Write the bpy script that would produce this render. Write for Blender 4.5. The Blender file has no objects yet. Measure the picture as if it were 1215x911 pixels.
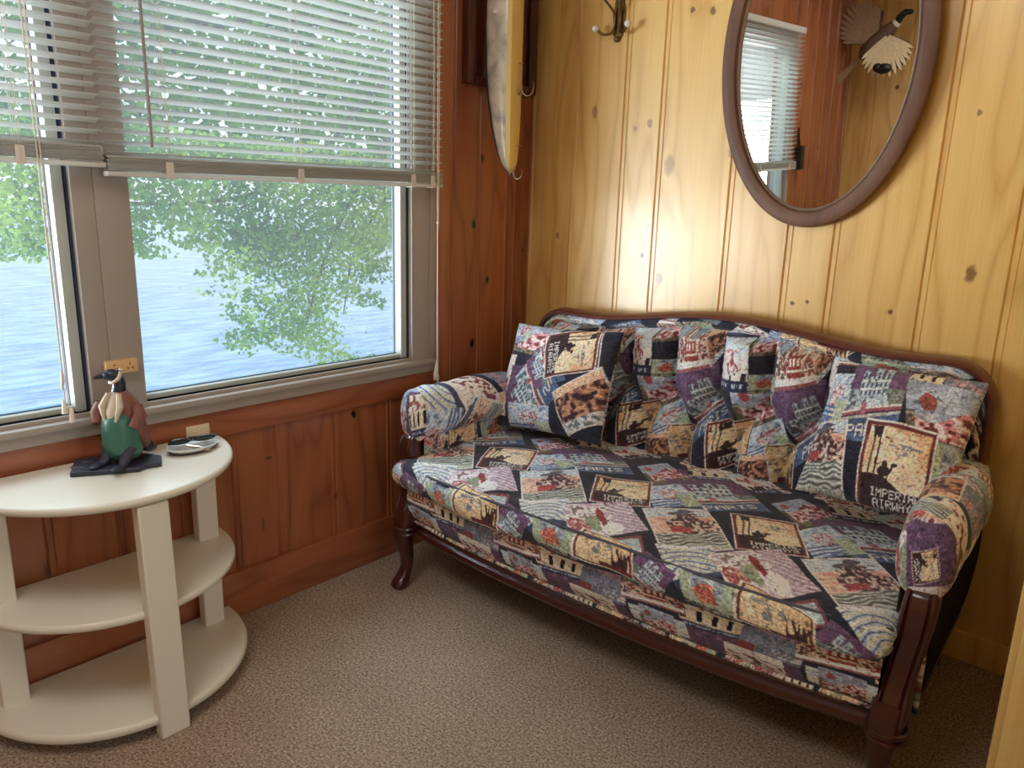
import bpy, bmesh, math, random
import numpy as np
from mathutils import Vector, Matrix
random.seed(7); RNG = np.random.default_rng(7)
PI = math.pi
COL = bpy.context.scene.collection

# ------------------------------------------------------------------ helpers
def lin(c):
    c = np.asarray(c, float) / 255.0
    return np.where(c <= 0.04045, c / 12.92, ((c + 0.055) / 1.055) ** 2.4)

def rgba(c): return tuple(float(v) for v in lin(c)) + (1.0,)

def link_mesh(name, V, F, mat=None, parent=None, smooth=True, color=None, uv=None, attr=None):
    """one mesh object; V in world coordinates, shifted by the parent's origin"""
    me = bpy.data.meshes.new(name)
    V = np.asarray(V, float).reshape(-1, 3)
    off = Vector((0, 0, 0))
    p = parent
    while p is not None:
        off += p.location; p = p.parent
    V = V - np.array(off)
    if isinstance(F, np.ndarray):
        n = len(F)
        me.vertices.add(len(V)); me.vertices.foreach_set('co', V.astype(np.float32).ravel())
        me.loops.add(n * 4); me.loops.foreach_set('vertex_index', F.astype(np.int32).ravel())
        me.polygons.add(n); me.polygons.foreach_set('loop_start', np.arange(0, n * 4, 4, dtype=np.int32))
        me.update(calc_edges=True)
    else:
        me.from_pydata([tuple(v) for v in V], [], [tuple(f) for f in F]); me.update()
    if smooth:
        me.polygons.foreach_set('use_smooth', np.ones(len(me.polygons), dtype=bool))
    if color is not None:
        a = me.color_attributes.new('Col', 'FLOAT_COLOR', 'POINT')
        c = np.ones((len(V), 4), np.float32); c[:, :3] = color
        a.data.foreach_set('color', c.ravel())
    if attr is not None:
        for k, v in attr.items():
            a = me.attributes.new(k, 'FLOAT', 'POINT'); a.data.foreach_set('value', np.asarray(v, np.float32))
    me.validate()
    o = bpy.data.objects.new(name, me); COL.objects.link(o)
    if mat: me.materials.append(mat)
    if parent: o.parent = parent
    return o

def thing(name, label, cat, loc=(0, 0, 0), group=None):
    o = bpy.data.objects.new(name, None); COL.objects.link(o)
    o.location = loc; o.empty_display_size = .05
    o['label'] = label; o['category'] = cat
    if group: o['group'] = group
    return o

def tag(o, label, cat, group=None, kind=None):
    o['label'] = label; o['category'] = cat
    if group: o['group'] = group
    if kind: o['kind'] = kind
    return o

def struct(o, label=None):
    o['kind'] = 'structure'
    if label: o['label'] = label
    return o

class MB:
    """collects primitives, links them as one mesh"""
    def __init__(s): s.V = []; s.F = []
    def add(s, V, F):
        b = len(s.V); s.V += [tuple(map(float, v)) for v in V]; s.F += [tuple(b + i for i in f) for f in F]; return s
    def box(s, lo, hi, bev=0.0, rot=None, c=None):
        bm = bmesh.new(); bmesh.ops.create_cube(bm, size=1)
        lo = np.array(lo, float); hi = np.array(hi, float)
        for v in bm.verts:
            v.co = Vector((lo + hi) / 2 + np.array(v.co) * (hi - lo))
        if bev > 0: bmesh.ops.bevel(bm, geom=bm.edges[:], offset=bev, segments=2, affect='EDGES', profile=.6)
        if rot is not None:
            cc = Vector(c) if c is not None else Vector((lo + hi) / 2)
            for v in bm.verts: v.co = rot @ (v.co - cc) + cc
        bm.verts.index_update()
        s.add([v.co for v in bm.verts], [[v.index for v in f.verts] for f in bm.faces]); bm.free(); return s
    def tube(s, pts, r, n=10, cap=True, sx=1.0):
        V, F = tube_vf(pts, r, n, cap, sx); return s.add(V, F)
    def lathe(s, prof, c=(0, 0, 0), n=24, axis=None):
        """prof: (r,h) list; axis: matrix 3x3 mapping local to world"""
        V = []; F = []
        for r, h in prof:
            for i in range(n):
                a = 2 * PI * i / n; V.append(Vector((r * math.cos(a), r * math.sin(a), h)))
        m = len(prof)
        for j in range(m - 1):
            for i in range(n):
                F.append((j * n + i, j * n + (i + 1) % n, (j + 1) * n + (i + 1) % n, (j + 1) * n + i))
        F.append(tuple(range(n))[::-1]); F.append(tuple((m - 1) * n + i for i in range(n)))
        if axis is not None: V = [axis @ v for v in V]
        return s.add([v + Vector(c) for v in V], F)
    def ball(s, c, r, nu=14, nv=10, rot=None):
        if not hasattr(r, '__len__'): r = (r, r, r)
        V = []; F = []
        for j in range(nv + 1):
            t = PI * j / nv
            for i in range(nu):
                p = 2 * PI * i / nu
                v = Vector((r[0] * math.sin(t) * math.cos(p), r[1] * math.sin(t) * math.sin(p), r[2] * math.cos(t)))
                if rot is not None: v = rot @ v
                V.append(v + Vector(c))
        for j in range(nv):
            for i in range(nu):
                F.append((j * nu + i, (j + 1) * nu + i, (j + 1) * nu + (i + 1) % nu, j * nu + (i + 1) % nu))
        return s.add(V, F)
    def prism(s, poly, z0, z1, ax=2):
        """poly in the plane perpendicular to axis ax"""
        n = len(poly)
        def P(p, h):
            if ax == 2: return (p[0], p[1], h)
            if ax == 1: return (p[0], h, p[1])
            return (h, p[0], p[1])
        V = [P(p, z0) for p in poly] + [P(p, z1) for p in poly]
        F = [tuple(range(n))[::-1], tuple(range(n, 2 * n))] + [(i, (i + 1) % n, n + (i + 1) % n, n + i) for i in range(n)]
        return s.add(V, F)
    def build(s, name, mat, parent=None, smooth=True, bevel=0, seg=2, angle=40):
        bm = bmesh.new(); vs = [bm.verts.new(v) for v in s.V]
        for f in s.F:
            try: bm.faces.new([vs[i] for i in f])
            except ValueError: pass
        bmesh.ops.remove_doubles(bm, verts=bm.verts[:], dist=1e-6)
        bmesh.ops.recalc_face_normals(bm, faces=bm.faces[:])
        bm.verts.index_update()
        V = [v.co[:] for v in bm.verts]; F = [[v.index for v in f.verts] for f in bm.faces]; bm.free()
        o = link_mesh(name, V, F, mat, parent, smooth)
        if smooth:
            try: o.data.set_sharp_from_angle(angle=math.radians(angle))
            except Exception: pass
        if bevel:
            md = o.modifiers.new('bevel', 'BEVEL'); md.width = bevel; md.segments = seg; md.limit_method = 'ANGLE'; md.angle_limit = math.radians(35)
        return o

def frames(P):
    P = np.asarray(P, float); n = len(P)
    T = np.gradient(P, axis=0); T /= np.linalg.norm(T, axis=1)[:, None] + 1e-12
    ref = np.array([0, 0, 1.0]) if abs(T[0, 2]) < .9 else np.array([1.0, 0, 0])
    N = []; u = np.cross(T[0], ref); u /= np.linalg.norm(u)
    for i in range(n):
        u = u - T[i] * (u @ T[i]); u /= np.linalg.norm(u) + 1e-12; N.append(u.copy())
    N = np.array(N); return P, T, N, np.cross(T, N)

def tube_vf(pts, r, n=10, cap=True, sx=1.0):
    P, T, N, B = frames(pts); m = len(P)
    r = np.broadcast_to(np.asarray(r, float), (m,))
    V = []; F = []
    for i in range(m):
        for k in range(n):
            a = 2 * PI * k / n
            V.append(P[i] + r[i] * (math.cos(a) * N[i] * sx + math.sin(a) * B[i]))
    for i in range(m - 1):
        for k in range(n):
            F.append((i * n + k, i * n + (k + 1) % n, (i + 1) * n + (k + 1) % n, (i + 1) * n + k))
    if cap: F.append(tuple(range(n))[::-1]); F.append(tuple((m - 1) * n + k for k in range(n)))
    return V, F

def smooth_path(pts, n=40):
    """Catmull-Rom through the points"""
    P = np.array(pts, float); P = np.vstack([2 * P[0] - P[1], P, 2 * P[-1] - P[-2]])
    m = len(P) - 3; out = []
    for t in np.linspace(0, m - 1e-9, n):
        i = int(t); f = t - i; a, b, c, d = P[i:i + 4]
        out.append(.5 * ((2 * b) + (-a + c) * f + (2 * a - 5 * b + 4 * c - d) * f * f + (-a + 3 * b - 3 * c + d) * f ** 3))
    return np.array(out)

def loft(rings, closed=True, cap=True):
    rings = [np.asarray(r, float) for r in rings]; n = len(rings[0]); V = np.vstack(rings); F = []
    for i in range(len(rings) - 1):
        for k in range(n if closed else n - 1):
            F.append((i * n + k, i * n + (k + 1) % n, (i + 1) * n + (k + 1) % n, (i + 1) * n + k))
    if cap: F.append(tuple(range(n))[::-1]); F.append(tuple((len(rings) - 1) * n + k for k in range(n)))
    return V, F

def grid_faces(nu, nv, wrap_u=False):
    i, j = np.meshgrid(np.arange(nu if wrap_u else nu - 1), np.arange(nv - 1), indexing='ij')
    i = i.ravel(); j = j.ravel(); i2 = (i + 1) % nu
    return np.stack([i * nv + j, i2 * nv + j, i2 * nv + j + 1, i * nv + j + 1], 1)

# ------------------------------------------------------------------ materials
def new_mat(name):
    m = bpy.data.materials.new(name); m.use_nodes = True
    nt = m.node_tree; return m, nt, nt.nodes['Principled BSDF'], nt.nodes['Material Output']

def N_(nt, t, **kw):
    n = nt.nodes.new(t)
    for k, v in kw.items():
        if k.startswith('i_'): n.inputs[k[2:].replace('_', ' ')].default_value = v
        else: setattr(n, k, v)
    return n

def plain(name, c, rough=.5, metal=0.0, bump=0.0, bscale=60, var=0.06, vscale=6, coat=0.0, spec=.5, trans=None, vstretch=(1, 1, 1)):
    m, nt, b, out = new_mat(name)
    tc = N_(nt, 'ShaderNodeTexCoord'); mp = N_(nt, 'ShaderNodeMapping'); mp.inputs['Scale'].default_value = vstretch
    nt.links.new(tc.outputs['Object'], mp.inputs['Vector'])
    no = N_(nt, 'ShaderNodeTexNoise'); no.inputs['Scale'].default_value = vscale; no.inputs['Detail'].default_value = 4
    nt.links.new(mp.outputs[0], no.inputs['Vector'])
    mx = N_(nt, 'ShaderNodeMix', data_type='RGBA')
    base = lin(c); mx.inputs[6].default_value = tuple(base * (1 - var)) + (1,); mx.inputs[7].default_value = tuple(np.minimum(base * (1 + var), 1)) + (1,)
    nt.links.new(no.outputs[0], mx.inputs[0]); nt.links.new(mx.outputs[2], b.inputs['Base Color'])
    b.inputs['Roughness'].default_value = rough; b.inputs['Metallic'].default_value = metal
    b.inputs['Coat Weight'].default_value = coat; b.inputs['Specular IOR Level'].default_value = spec
    b.inputs['Coat Roughness'].default_value = .15
    if bump:
        n2 = N_(nt, 'ShaderNodeTexNoise'); n2.inputs['Scale'].default_value = bscale; n2.inputs['Detail'].default_value = 5
        nt.links.new(mp.outputs[0], n2.inputs['Vector'])
        bp = N_(nt, 'ShaderNodeBump'); bp.inputs['Strength'].default_value = bump; bp.inputs['Distance'].default_value = .002
        nt.links.new(n2.outputs[0], bp.inputs['Height']); nt.links.new(bp.outputs[0], b.inputs['Normal'])
    if trans: b.inputs['Transmission Weight'].default_value = trans
    return m

def wood(name, light, dark, knots=(), axes='XZ', gscale=38, ring=2.2, rough=.32, coat=.35, knotcol=(58, 28, 14), board=True, warm=None, spec=.5, fine=.55):
    """pine / oak boards: grain runs along the second axis; knots = (u, v, ru, rv, strength)"""
    m, nt, b, out = new_mat(name); L = nt.links.new
    tc = N_(nt, 'ShaderNodeTexCoord'); sp = N_(nt, 'ShaderNodeSeparateXYZ'); L(tc.outputs['Object'], sp.inputs[0])
    cb = N_(nt, 'ShaderNodeCombineXYZ'); L(sp.outputs[axes[0]], cb.inputs[0]); L(sp.outputs[axes[1]], cb.inputs[1])
    third = [a for a in 'XYZ' if a not in axes][0]
    base_vec = cb.outputs[0]
    def math_(op, a, b_=None, c_=None):
        n = N_(nt, 'ShaderNodeMath', operation=op)
        for i, v in enumerate((a, b_, c_)):
            if v is None: continue
            if isinstance(v, (int, float)): n.inputs[i].default_value = v
            else: L(v, n.inputs[i])
        return n.outputs[0]
    kd = None; kw = None
    kn = N_(nt, 'ShaderNodeTexNoise'); kn.inputs['Scale'].default_value = 55; kn.inputs['Detail'].default_value = 2; L(base_vec, kn.inputs['Vector'])
    kv_ = N_(nt, 'ShaderNodeVectorMath', operation='MULTIPLY_ADD'); L(kn.outputs['Color'], kv_.inputs[0]); kv_.inputs[1].default_value = (.012, .018, 0); L(base_vec, kv_.inputs[2])
    kvec = N_(nt, 'ShaderNodeVectorMath', operation='SUBTRACT'); L(kv_.outputs[0], kvec.inputs[0]); kvec.inputs[1].default_value = (.006, .009, 0)
    for (ku, kv, ru, rv, st) in knots:
        s = N_(nt, 'ShaderNodeVectorMath', operation='SUBTRACT'); L(kvec.outputs[0], s.inputs[0]); s.inputs[1].default_value = (ku, kv, 0)
        q = N_(nt, 'ShaderNodeVectorMath', operation='MULTIPLY'); L(s.outputs[0], q.inputs[0]); q.inputs[1].default_value = (1 / ru, 1 / rv, 0)
        l = N_(nt, 'ShaderNodeVectorMath', operation='LENGTH'); L(q.outputs[0], l.inputs[0])
        r = N_(nt, 'ShaderNodeMapRange', interpolation_type='SMOOTHSTEP'); L(l.outputs['Value'], r.inputs[0])
        r.inputs[1].default_value = .75; r.inputs[2].default_value = 1.5; r.inputs[3].default_value = st; r.inputs[4].default_value = 0
        w = N_(nt, 'ShaderNodeMapRange', interpolation_type='SMOOTHERSTEP'); L(l.outputs['Value'], w.inputs[0])
        w.inputs[1].default_value = 0; w.inputs[2].default_value = 4; w.inputs[3].default_value = .16; w.inputs[4].default_value = 0
        kd = r.outputs[0] if kd is None else math_('MAXIMUM', kd, r.outputs[0])
        kw = w.outputs[0] if kw is None else math_('ADD', kw, w.outputs[0])
    rnd = None
    if board:
        at = N_(nt, 'ShaderNodeAttribute', attribute_name='board'); rnd = at.outputs['Fac']
        off = N_(nt, 'ShaderNodeCombineXYZ'); L(math_('MULTIPLY', rnd, 7.3), off.inputs[0]); L(math_('MULTIPLY', rnd, 13.1), off.inputs[2])
        ad = N_(nt, 'ShaderNodeVectorMath', operation='ADD'); L(base_vec, ad.inputs[0]); L(off.outputs[0], ad.inputs[1]); vec = ad.outputs[0]
    else:
        ad = N_(nt, 'ShaderNodeVectorMath', operation='ADD'); L(base_vec, ad.inputs[0])
        o3 = N_(nt, 'ShaderNodeCombineXYZ'); L(sp.outputs[third], o3.inputs[2]); L(o3.outputs[0], ad.inputs[1]); vec = ad.outputs[0]
    # broad cathedral rings
    mp = N_(nt, 'ShaderNodeMapping'); mp.inputs['Scale'].default_value = (gscale * .11, gscale * .014, gscale * .11); L(vec, mp.inputs['Vector'])
    n1 = N_(nt, 'ShaderNodeTexNoise'); n1.inputs['Scale'].default_value = 1; n1.inputs['Detail'].default_value = 2; L(mp.outputs[0], n1.inputs['Vector'])
    ph = math_('MULTIPLY', n1.outputs[0], 9 * ring)
    if kw is not None: ph = math_('ADD', ph, math_('MULTIPLY', kw, 3.2))
    rg = math_('PINGPONG', ph, 1.0); rg = math_('POWER', rg, 2.2)
    # fine fibres
    mp2 = N_(nt, 'ShaderNodeMapping'); mp2.inputs['Scale'].default_value = (gscale * 5, gscale * .12, gscale * 5); L(vec, mp2.inputs['Vector'])
    n2 = N_(nt, 'ShaderNodeTexNoise'); n2.inputs['Scale'].default_value = 1; n2.inputs['Detail'].default_value = 3; L(mp2.outputs[0], n2.inputs['Vector'])
    fac = math_('ADD', math_('MULTIPLY', rg, .48), math_('MULTIPLY', n2.outputs[0], fine))
    if rnd is not None:
        fac = math_('ADD', fac, math_('MULTIPLY', math_('SUBTRACT', math_('FRACT', math_('MULTIPLY', rnd, 17.7)), .5), .28))
    mx = N_(nt, 'ShaderNodeMix', data_type='RGBA'); mx.inputs[6].default_value = rgba(light); mx.inputs[7].default_value = rgba(dark)
    cl = N_(nt, 'ShaderNodeClamp'); L(fac, cl.inputs[0]); L(cl.outputs[0], mx.inputs[0]); col = mx.outputs[2]
    if kd is not None:
        m2 = N_(nt, 'ShaderNodeMix', data_type='RGBA'); L(kd, m2.inputs[0]); L(col, m2.inputs[6]); m2.inputs[7].default_value = rgba(knotcol); col = m2.outputs[2]
    L(col, b.inputs['Base Color'])
    b.inputs['Roughness'].default_value = rough; b.inputs['Coat Weight'].default_value = coat; b.inputs['Coat Roughness'].default_value = .22
    b.inputs['Specular IOR Level'].default_value = spec
    bp = N_(nt, 'ShaderNodeBump'); bp.inputs['Strength'].default_value = .12; bp.inputs['Distance'].default_value = .001
    L(n2.outputs[0], bp.inputs['Height']); L(bp.outputs[0], b.inputs['Normal'])
    return m

def fabric_mat():
    m, nt, b, out = new_mat('tapestry_fabric'); L = nt.links.new
    at = N_(nt, 'ShaderNodeAttribute', attribute_name='Col')
    tc = N_(nt, 'ShaderNodeTexCoord')
    no = N_(nt, 'ShaderNodeTexNoise'); no.inputs['Scale'].default_value = 420; no.inputs['Detail'].default_value = 2; L(tc.outputs['Object'], no.inputs['Vector'])
    mr = N_(nt, 'ShaderNodeMapRange'); L(no.outputs[0], mr.inputs[0]); mr.inputs[1].default_value = .3; mr.inputs[2].default_value = .7; mr.inputs[3].default_value = .8; mr.inputs[4].default_value = 1.2
    ml = N_(nt, 'ShaderNodeVectorMath', operation='SCALE'); L(at.outputs['Color'], ml.inputs[0]); L(mr.outputs[0], ml.inputs['Scale'])
    L(ml.outputs[0], b.inputs['Base Color'])
    b.inputs['Roughness'].default_value = .85; b.inputs['Specular IOR Level'].default_value = .2
    b.inputs['Sheen Weight'].default_value = .15
    bp = N_(nt, 'ShaderNodeBump'); bp.inputs['Strength'].default_value = .35; bp.inputs['Distance'].default_value = .001
    L(no.outputs[0], bp.inputs['Height']); L(bp.outputs[0], b.inputs['Normal'])
    return m

def carpet_mat():
    m, nt, b, out = new_mat('beige_carpet'); L = nt.links.new
    tc = N_(nt, 'ShaderNodeTexCoord')
    n1 = N_(nt, 'ShaderNodeTexNoise'); n1.inputs['Scale'].default_value = 150; n1.inputs['Detail'].default_value = 5; n1.inputs['Roughness'].default_value = .7; L(tc.outputs['Object'], n1.inputs['Vector'])
    n2 = N_(nt, 'ShaderNodeTexNoise'); n2.inputs['Scale'].default_value = 7; n2.inputs['Detail'].default_value = 3; L(tc.outputs['Object'], n2.inputs['Vector'])
    cr = N_(nt, 'ShaderNodeValToRGB'); L(n1.outputs[0], cr.inputs[0])
    e = cr.color_ramp.elements; e[0].position = .34; e[0].color = rgba((98, 80, 68)); e[1].position = .66; e[1].color = rgba((220, 202, 184))
    k = cr.color_ramp.elements.new(.5); k.color = rgba((172, 150, 132))
    mr = N_(nt, 'ShaderNodeMapRange'); L(n2.outputs[0], mr.inputs[0]); mr.inputs[3].default_value = .86; mr.inputs[4].default_value = 1.14
    ml = N_(nt, 'ShaderNodeVectorMath', operation='SCALE'); L(cr.outputs[0], ml.inputs[0]); L(mr.outputs[0], ml.inputs['Scale'])
    L(ml.outputs[0], b.inputs['Base Color']); b.inputs['Roughness'].default_value = .95; b.inputs['Specular IOR Level'].default_value = .1
    bp = N_(nt, 'ShaderNodeBump'); bp.inputs['Strength'].default_value = .9; bp.inputs['Distance'].default_value = .006
    L(n1.outputs[0], bp.inputs['Height']); L(bp.outputs[0], b.inputs['Normal'])
    return m

def glass_mat():
    m, nt, b, out = new_mat('window_glass'); L = nt.links.new
    nt.nodes.remove(b)
    tr = N_(nt, 'ShaderNodeBsdfTransparent'); tr.inputs[0].default_value = (.97, .985, .98, 1)
    gl = N_(nt, 'ShaderNodeBsdfGlossy'); gl.inputs['Roughness'].default_value = .02
    fr = N_(nt, 'ShaderNodeFresnel'); fr.inputs[0].default_value = 1.45
    sc = N_(nt, 'ShaderNodeMath', operation='MULTIPLY'); L(fr.outputs[0], sc.inputs[0]); sc.inputs[1].default_value = .6
    mx = N_(nt, 'ShaderNodeMixShader'); L(sc.outputs[0], mx.inputs[0]); L(tr.outputs[0], mx.inputs[1]); L(gl.outputs[0], mx.inputs[2]); L(mx.outputs[0], out.inputs[0])
    return m

def screen_mat():
    m, nt, b, out = new_mat('insect_screen'); L = nt.links.new
    nt.nodes.remove(b)
    tr = N_(nt, 'ShaderNodeBsdfTransparent'); df = N_(nt, 'ShaderNodeBsdfDiffuse'); df.inputs[0].default_value = rgba((200, 206, 210))
    tl = N_(nt, 'ShaderNodeBsdfTranslucent'); tl.inputs[0].default_value = rgba((200, 210, 215))
    ad = N_(nt, 'ShaderNodeMixShader'); ad.inputs[0].default_value = .6; L(df.outputs[0], ad.inputs[1]); L(tl.outputs[0], ad.inputs[2])
    mx = N_(nt, 'ShaderNodeMixShader'); mx.inputs[0].default_value = .05; L(tr.outputs[0], mx.inputs[1]); L(ad.outputs[0], mx.inputs[2]); L(mx.outputs[0], out.inputs[0])
    return m

def water_mat():
    m, nt, b, out = new_mat('lake_water'); L = nt.links.new
    tc = N_(nt, 'ShaderNodeTexCoord'); mp = N_(nt, 'ShaderNodeMapping'); mp.inputs['Scale'].default_value = (1, .32, 1); mp.inputs['Rotation'].default_value = (0, 0, .5); L(tc.outputs['Object'], mp.inputs['Vector'])
    n = N_(nt, 'ShaderNodeTexNoise'); n.inputs['Scale'].default_value = 2.6; n.inputs['Detail'].default_value = 4; L(mp.outputs[0], n.inputs['Vector'])
    mx = N_(nt, 'ShaderNodeMix', data_type='RGBA'); mx.inputs[6].default_value = rgba((108, 166, 220)); mx.inputs[7].default_value = rgba((196, 236, 252))
    r = N_(nt, 'ShaderNodeMapRange'); L(n.outputs[0], r.inputs[0]); r.inputs[1].default_value = .36; r.inputs[2].default_value = .64
    L(r.outputs[0], mx.inputs[0]); L(mx.outputs[2], b.inputs['Base Color'])
    b.inputs['Roughness'].default_value = .12; b.inputs['IOR'].default_value = 1.33
    bp = N_(nt, 'ShaderNodeBump'); bp.inputs['Strength'].default_value = .6; bp.inputs['Distance'].default_value = .15
    L(n.outputs[0], bp.inputs['Height']); L(bp.outputs[0], b.inputs['Normal'])
    return m

def leaf_mat():
    m, nt, b, out = new_mat('green_leaves'); L = nt.links.new
    tc = N_(nt, 'ShaderNodeTexCoord')
    n = N_(nt, 'ShaderNodeTexNoise'); n.inputs['Scale'].default_value = 1.7; n.inputs['Detail'].default_value = 4; L(tc.outputs['Object'], n.inputs['Vector'])
    cr = N_(nt, 'ShaderNodeValToRGB'); L(n.outputs[0], cr.inputs[0]); e = cr.color_ramp.elements
    e[0].position = .35; e[0].color = rgba((88, 142, 62)); e[1].position = .65; e[1].color = rgba((178, 204, 98))
    nt.nodes.remove(b)
    d = N_(nt, 'ShaderNodeBsdfDiffuse'); t = N_(nt, 'ShaderNodeBsdfTranslucent'); L(cr.outputs[0], d.inputs[0]); L(cr.outputs[0], t.inputs[0])
    mx = N_(nt, 'ShaderNodeMixShader'); mx.inputs[0].default_value = .5; L(d.outputs[0], mx.inputs[1]); L(t.outputs[0], mx.inputs[2]); L(mx.outputs[0], out.inputs[0])
    return m

KB = [(0.316, 1.669, .010, .020, .55), (0.561, 1.617, .009, .014, .6), (0.653, 1.469, .018, .030, .5), (0.566, 1.145, .007, .010, .9), (0.645, 1.066, .013, .020, .75),
      (1.644, 1.158, .012, .022, .8), (0.887, 1.507, .010, .014, .55), (0.700, 1.974, .007, .008, .8), (0.775, 1.961, .009, .009, .8), (1.150, 1.024, .006, .007, .95),
      (1.198, 1.034, .005, .006, .95), (1.451, 1.029, .006, .007, .95), (1.600, 1.592, .006, .007, .7), (0.50, 1.60, .007, .008, .6), (0.30, 0.75, .01, .015, .6),
      (1.81, 1.02, .008, .018, .7), (0.16, 1.2, .008, .012, .6), (1.9, .6, .01, .015, .8)]
KW = [(-.287, 1.487, .006, .016, 1), (-.328, 1.239, .010, .016, 1), (-.245, 1.019, .008, .013, 1), (-.327, .769, .010, .016, 1), (-.912, .581, .009, .013, 1),
      (-.03, 1.132, .005, .012, .9), (-1.25, .50, .010, .006, .6), (-1.28, .28, .004, .02, .6), (-1.0, .30, .01, .012, .5), (-1.05, .11, .006, .008, .9), (-2.9, 1.9, .01, .015, .9), (-3.3, 1.5, .01, .015, .9), (-1.9, .35, .006, .02, .4)]
KO = [(.35, 1.9, .012, .012, .9), (.55, 1.6, .01, .012, .9), (.30, 1.45, .01, .01, .9), (.9, 1.7, .01, .012, .9), (.2, 1.2, .01, .012, .9), (1.3, 1.4, .01, .012, .9)]
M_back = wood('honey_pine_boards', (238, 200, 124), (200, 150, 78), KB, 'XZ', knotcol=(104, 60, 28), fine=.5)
M_side = wood('amber_shade_pine_boards', (174, 106, 68), (120, 64, 40), KW, 'YZ', knotcol=(34, 14, 8), fine=.5)  # amber partly the wood's own tone, partly backlit shade put into colour
M_rail = wood('amber_shade_pine_rails', (176, 106, 68), (130, 70, 44), [(-1.05, .112, .005, .006, 1)], 'ZY', knotcol=(34, 14, 8), board=False)  # same tint as the window wall boards, some shade in the colour
M_railz = plain('raw_pine_core', (120, 66, 36), rough=.7)
M_far = wood('pine_boards_far_wall', (232, 196, 126), (186, 140, 80), KO, 'XZ', knotcol=(60, 30, 14))
M_jamb = wood('pale_pine_trim', (236, 202, 132), (206, 164, 92), (), 'XZ', board=False, gscale=30)
M_jambb = M_jamb
M_oak = wood('oak_frame', (126, 90, 68), (84, 56, 42), (), 'XZ', board=False, gscale=46, ring=1.0, rough=.5, coat=0, spec=.3)
M_mahog = plain('dark_mahogany', (66, 24, 18), rough=.28, var=.35, vscale=22, coat=.6, bump=.1, bscale=120, vstretch=(3, 3, .5))
M_mahog_red = plain('crest_mahogany', (104, 56, 48), rough=.4, var=.3, vscale=22, coat=.25, bump=.1, bscale=120)
M_fab = fabric_mat()
M_pipe = plain('navy_welt_cord', (96, 96, 108), rough=.9, var=.5, vscale=60, bump=.5, bscale=500, spec=.1)
M_carpet = carpet_mat()
M_white = plain('cream_painted_wood', (228, 222, 208), rough=.35, var=.03, vscale=4, bump=.06, bscale=40, coat=.1)
M_frame = plain('taupe_painted_frame', (166, 156, 148), rough=.45, var=.06, vscale=9, bump=.15, bscale=25, vstretch=(1, 1, .1))
M_vinyl = plain('white_vinyl_sash', (186, 192, 186), rough=.35, var=.03)
M_gasket = plain('blue_black_gasket', (38, 52, 78), rough=.6)
M_slat = plain('off_white_slats', (232, 230, 226), rough=.4, var=.02)
nt_ = M_slat.node_tree; b_ = nt_.nodes['Principled BSDF']; tl_ = N_(nt_, 'ShaderNodeBsdfTranslucent'); tl_.inputs[0].default_value = rgba((238, 240, 236)); mx_ = N_(nt_, 'ShaderNodeMixShader'); mx_.inputs[0].default_value = .35
nt_.links.new(b_.outputs[0], mx_.inputs[1]); nt_.links.new(tl_.outputs[0], mx_.inputs[2]); nt_.links.new(mx_.outputs[0], nt_.nodes['Material Output'].inputs[0])
M_stack = M_slat
M_cord = plain('white_cord', (226, 218, 206), rough=.8, var=.05, bump=.5, bscale=400)
M_wand = plain('grey_plastic_wand', (150, 142, 136), rough=.3, var=.05)
M_dkplaque = wood('dark_walnut_plaque', (92, 40, 28), (48, 18, 14), (), 'YZ', board=False, gscale=60)
M_brass = plain('aged_brass', (120, 98, 62), rough=.35, metal=.9, var=.2)
M_steel = plain('bright_steel', (190, 186, 178), rough=.25, metal=1, var=.1)
M_porc = plain('white_porcelain', (236, 226, 214), rough=.2, var=.03)
M_glass = glass_mat(); M_screen = screen_mat(); M_water = water_mat(); M_leaf = leaf_mat()
M_bark = plain('grey_bark', (96, 84, 72), rough=.9, var=.3, bump=.6, bscale=30)
M_black = plain('satin_black', (20, 20, 22), rough=.35, var=.2)
M_ceil = plain('painted_ceiling', (236, 226, 206), rough=.8)
m_, nt_, b_, _o = new_mat('mirror_glass'); b_.inputs['Metallic'].default_value = 1; b_.inputs['Roughness'].default_value = .01; b_.inputs['Base Color'].default_value = (.86, .86, .84, 1); M_mirror = m_
t1 = N_(nt_, 'ShaderNodeTexCoord'); t2 = N_(nt_, 'ShaderNodeTexNoise'); t2.inputs['Scale'].default_value = 3; t3 = N_(nt_, 'ShaderNodeMapRange'); t3.inputs[3].default_value = .005; t3.inputs[4].default_value = .012
nt_.links.new(t1.outputs['Object'], t2.inputs['Vector']); nt_.links.new(t2.outputs[0], t3.inputs[0]); nt_.links.new(t3.outputs[0], b_.inputs['Roughness'])

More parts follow.
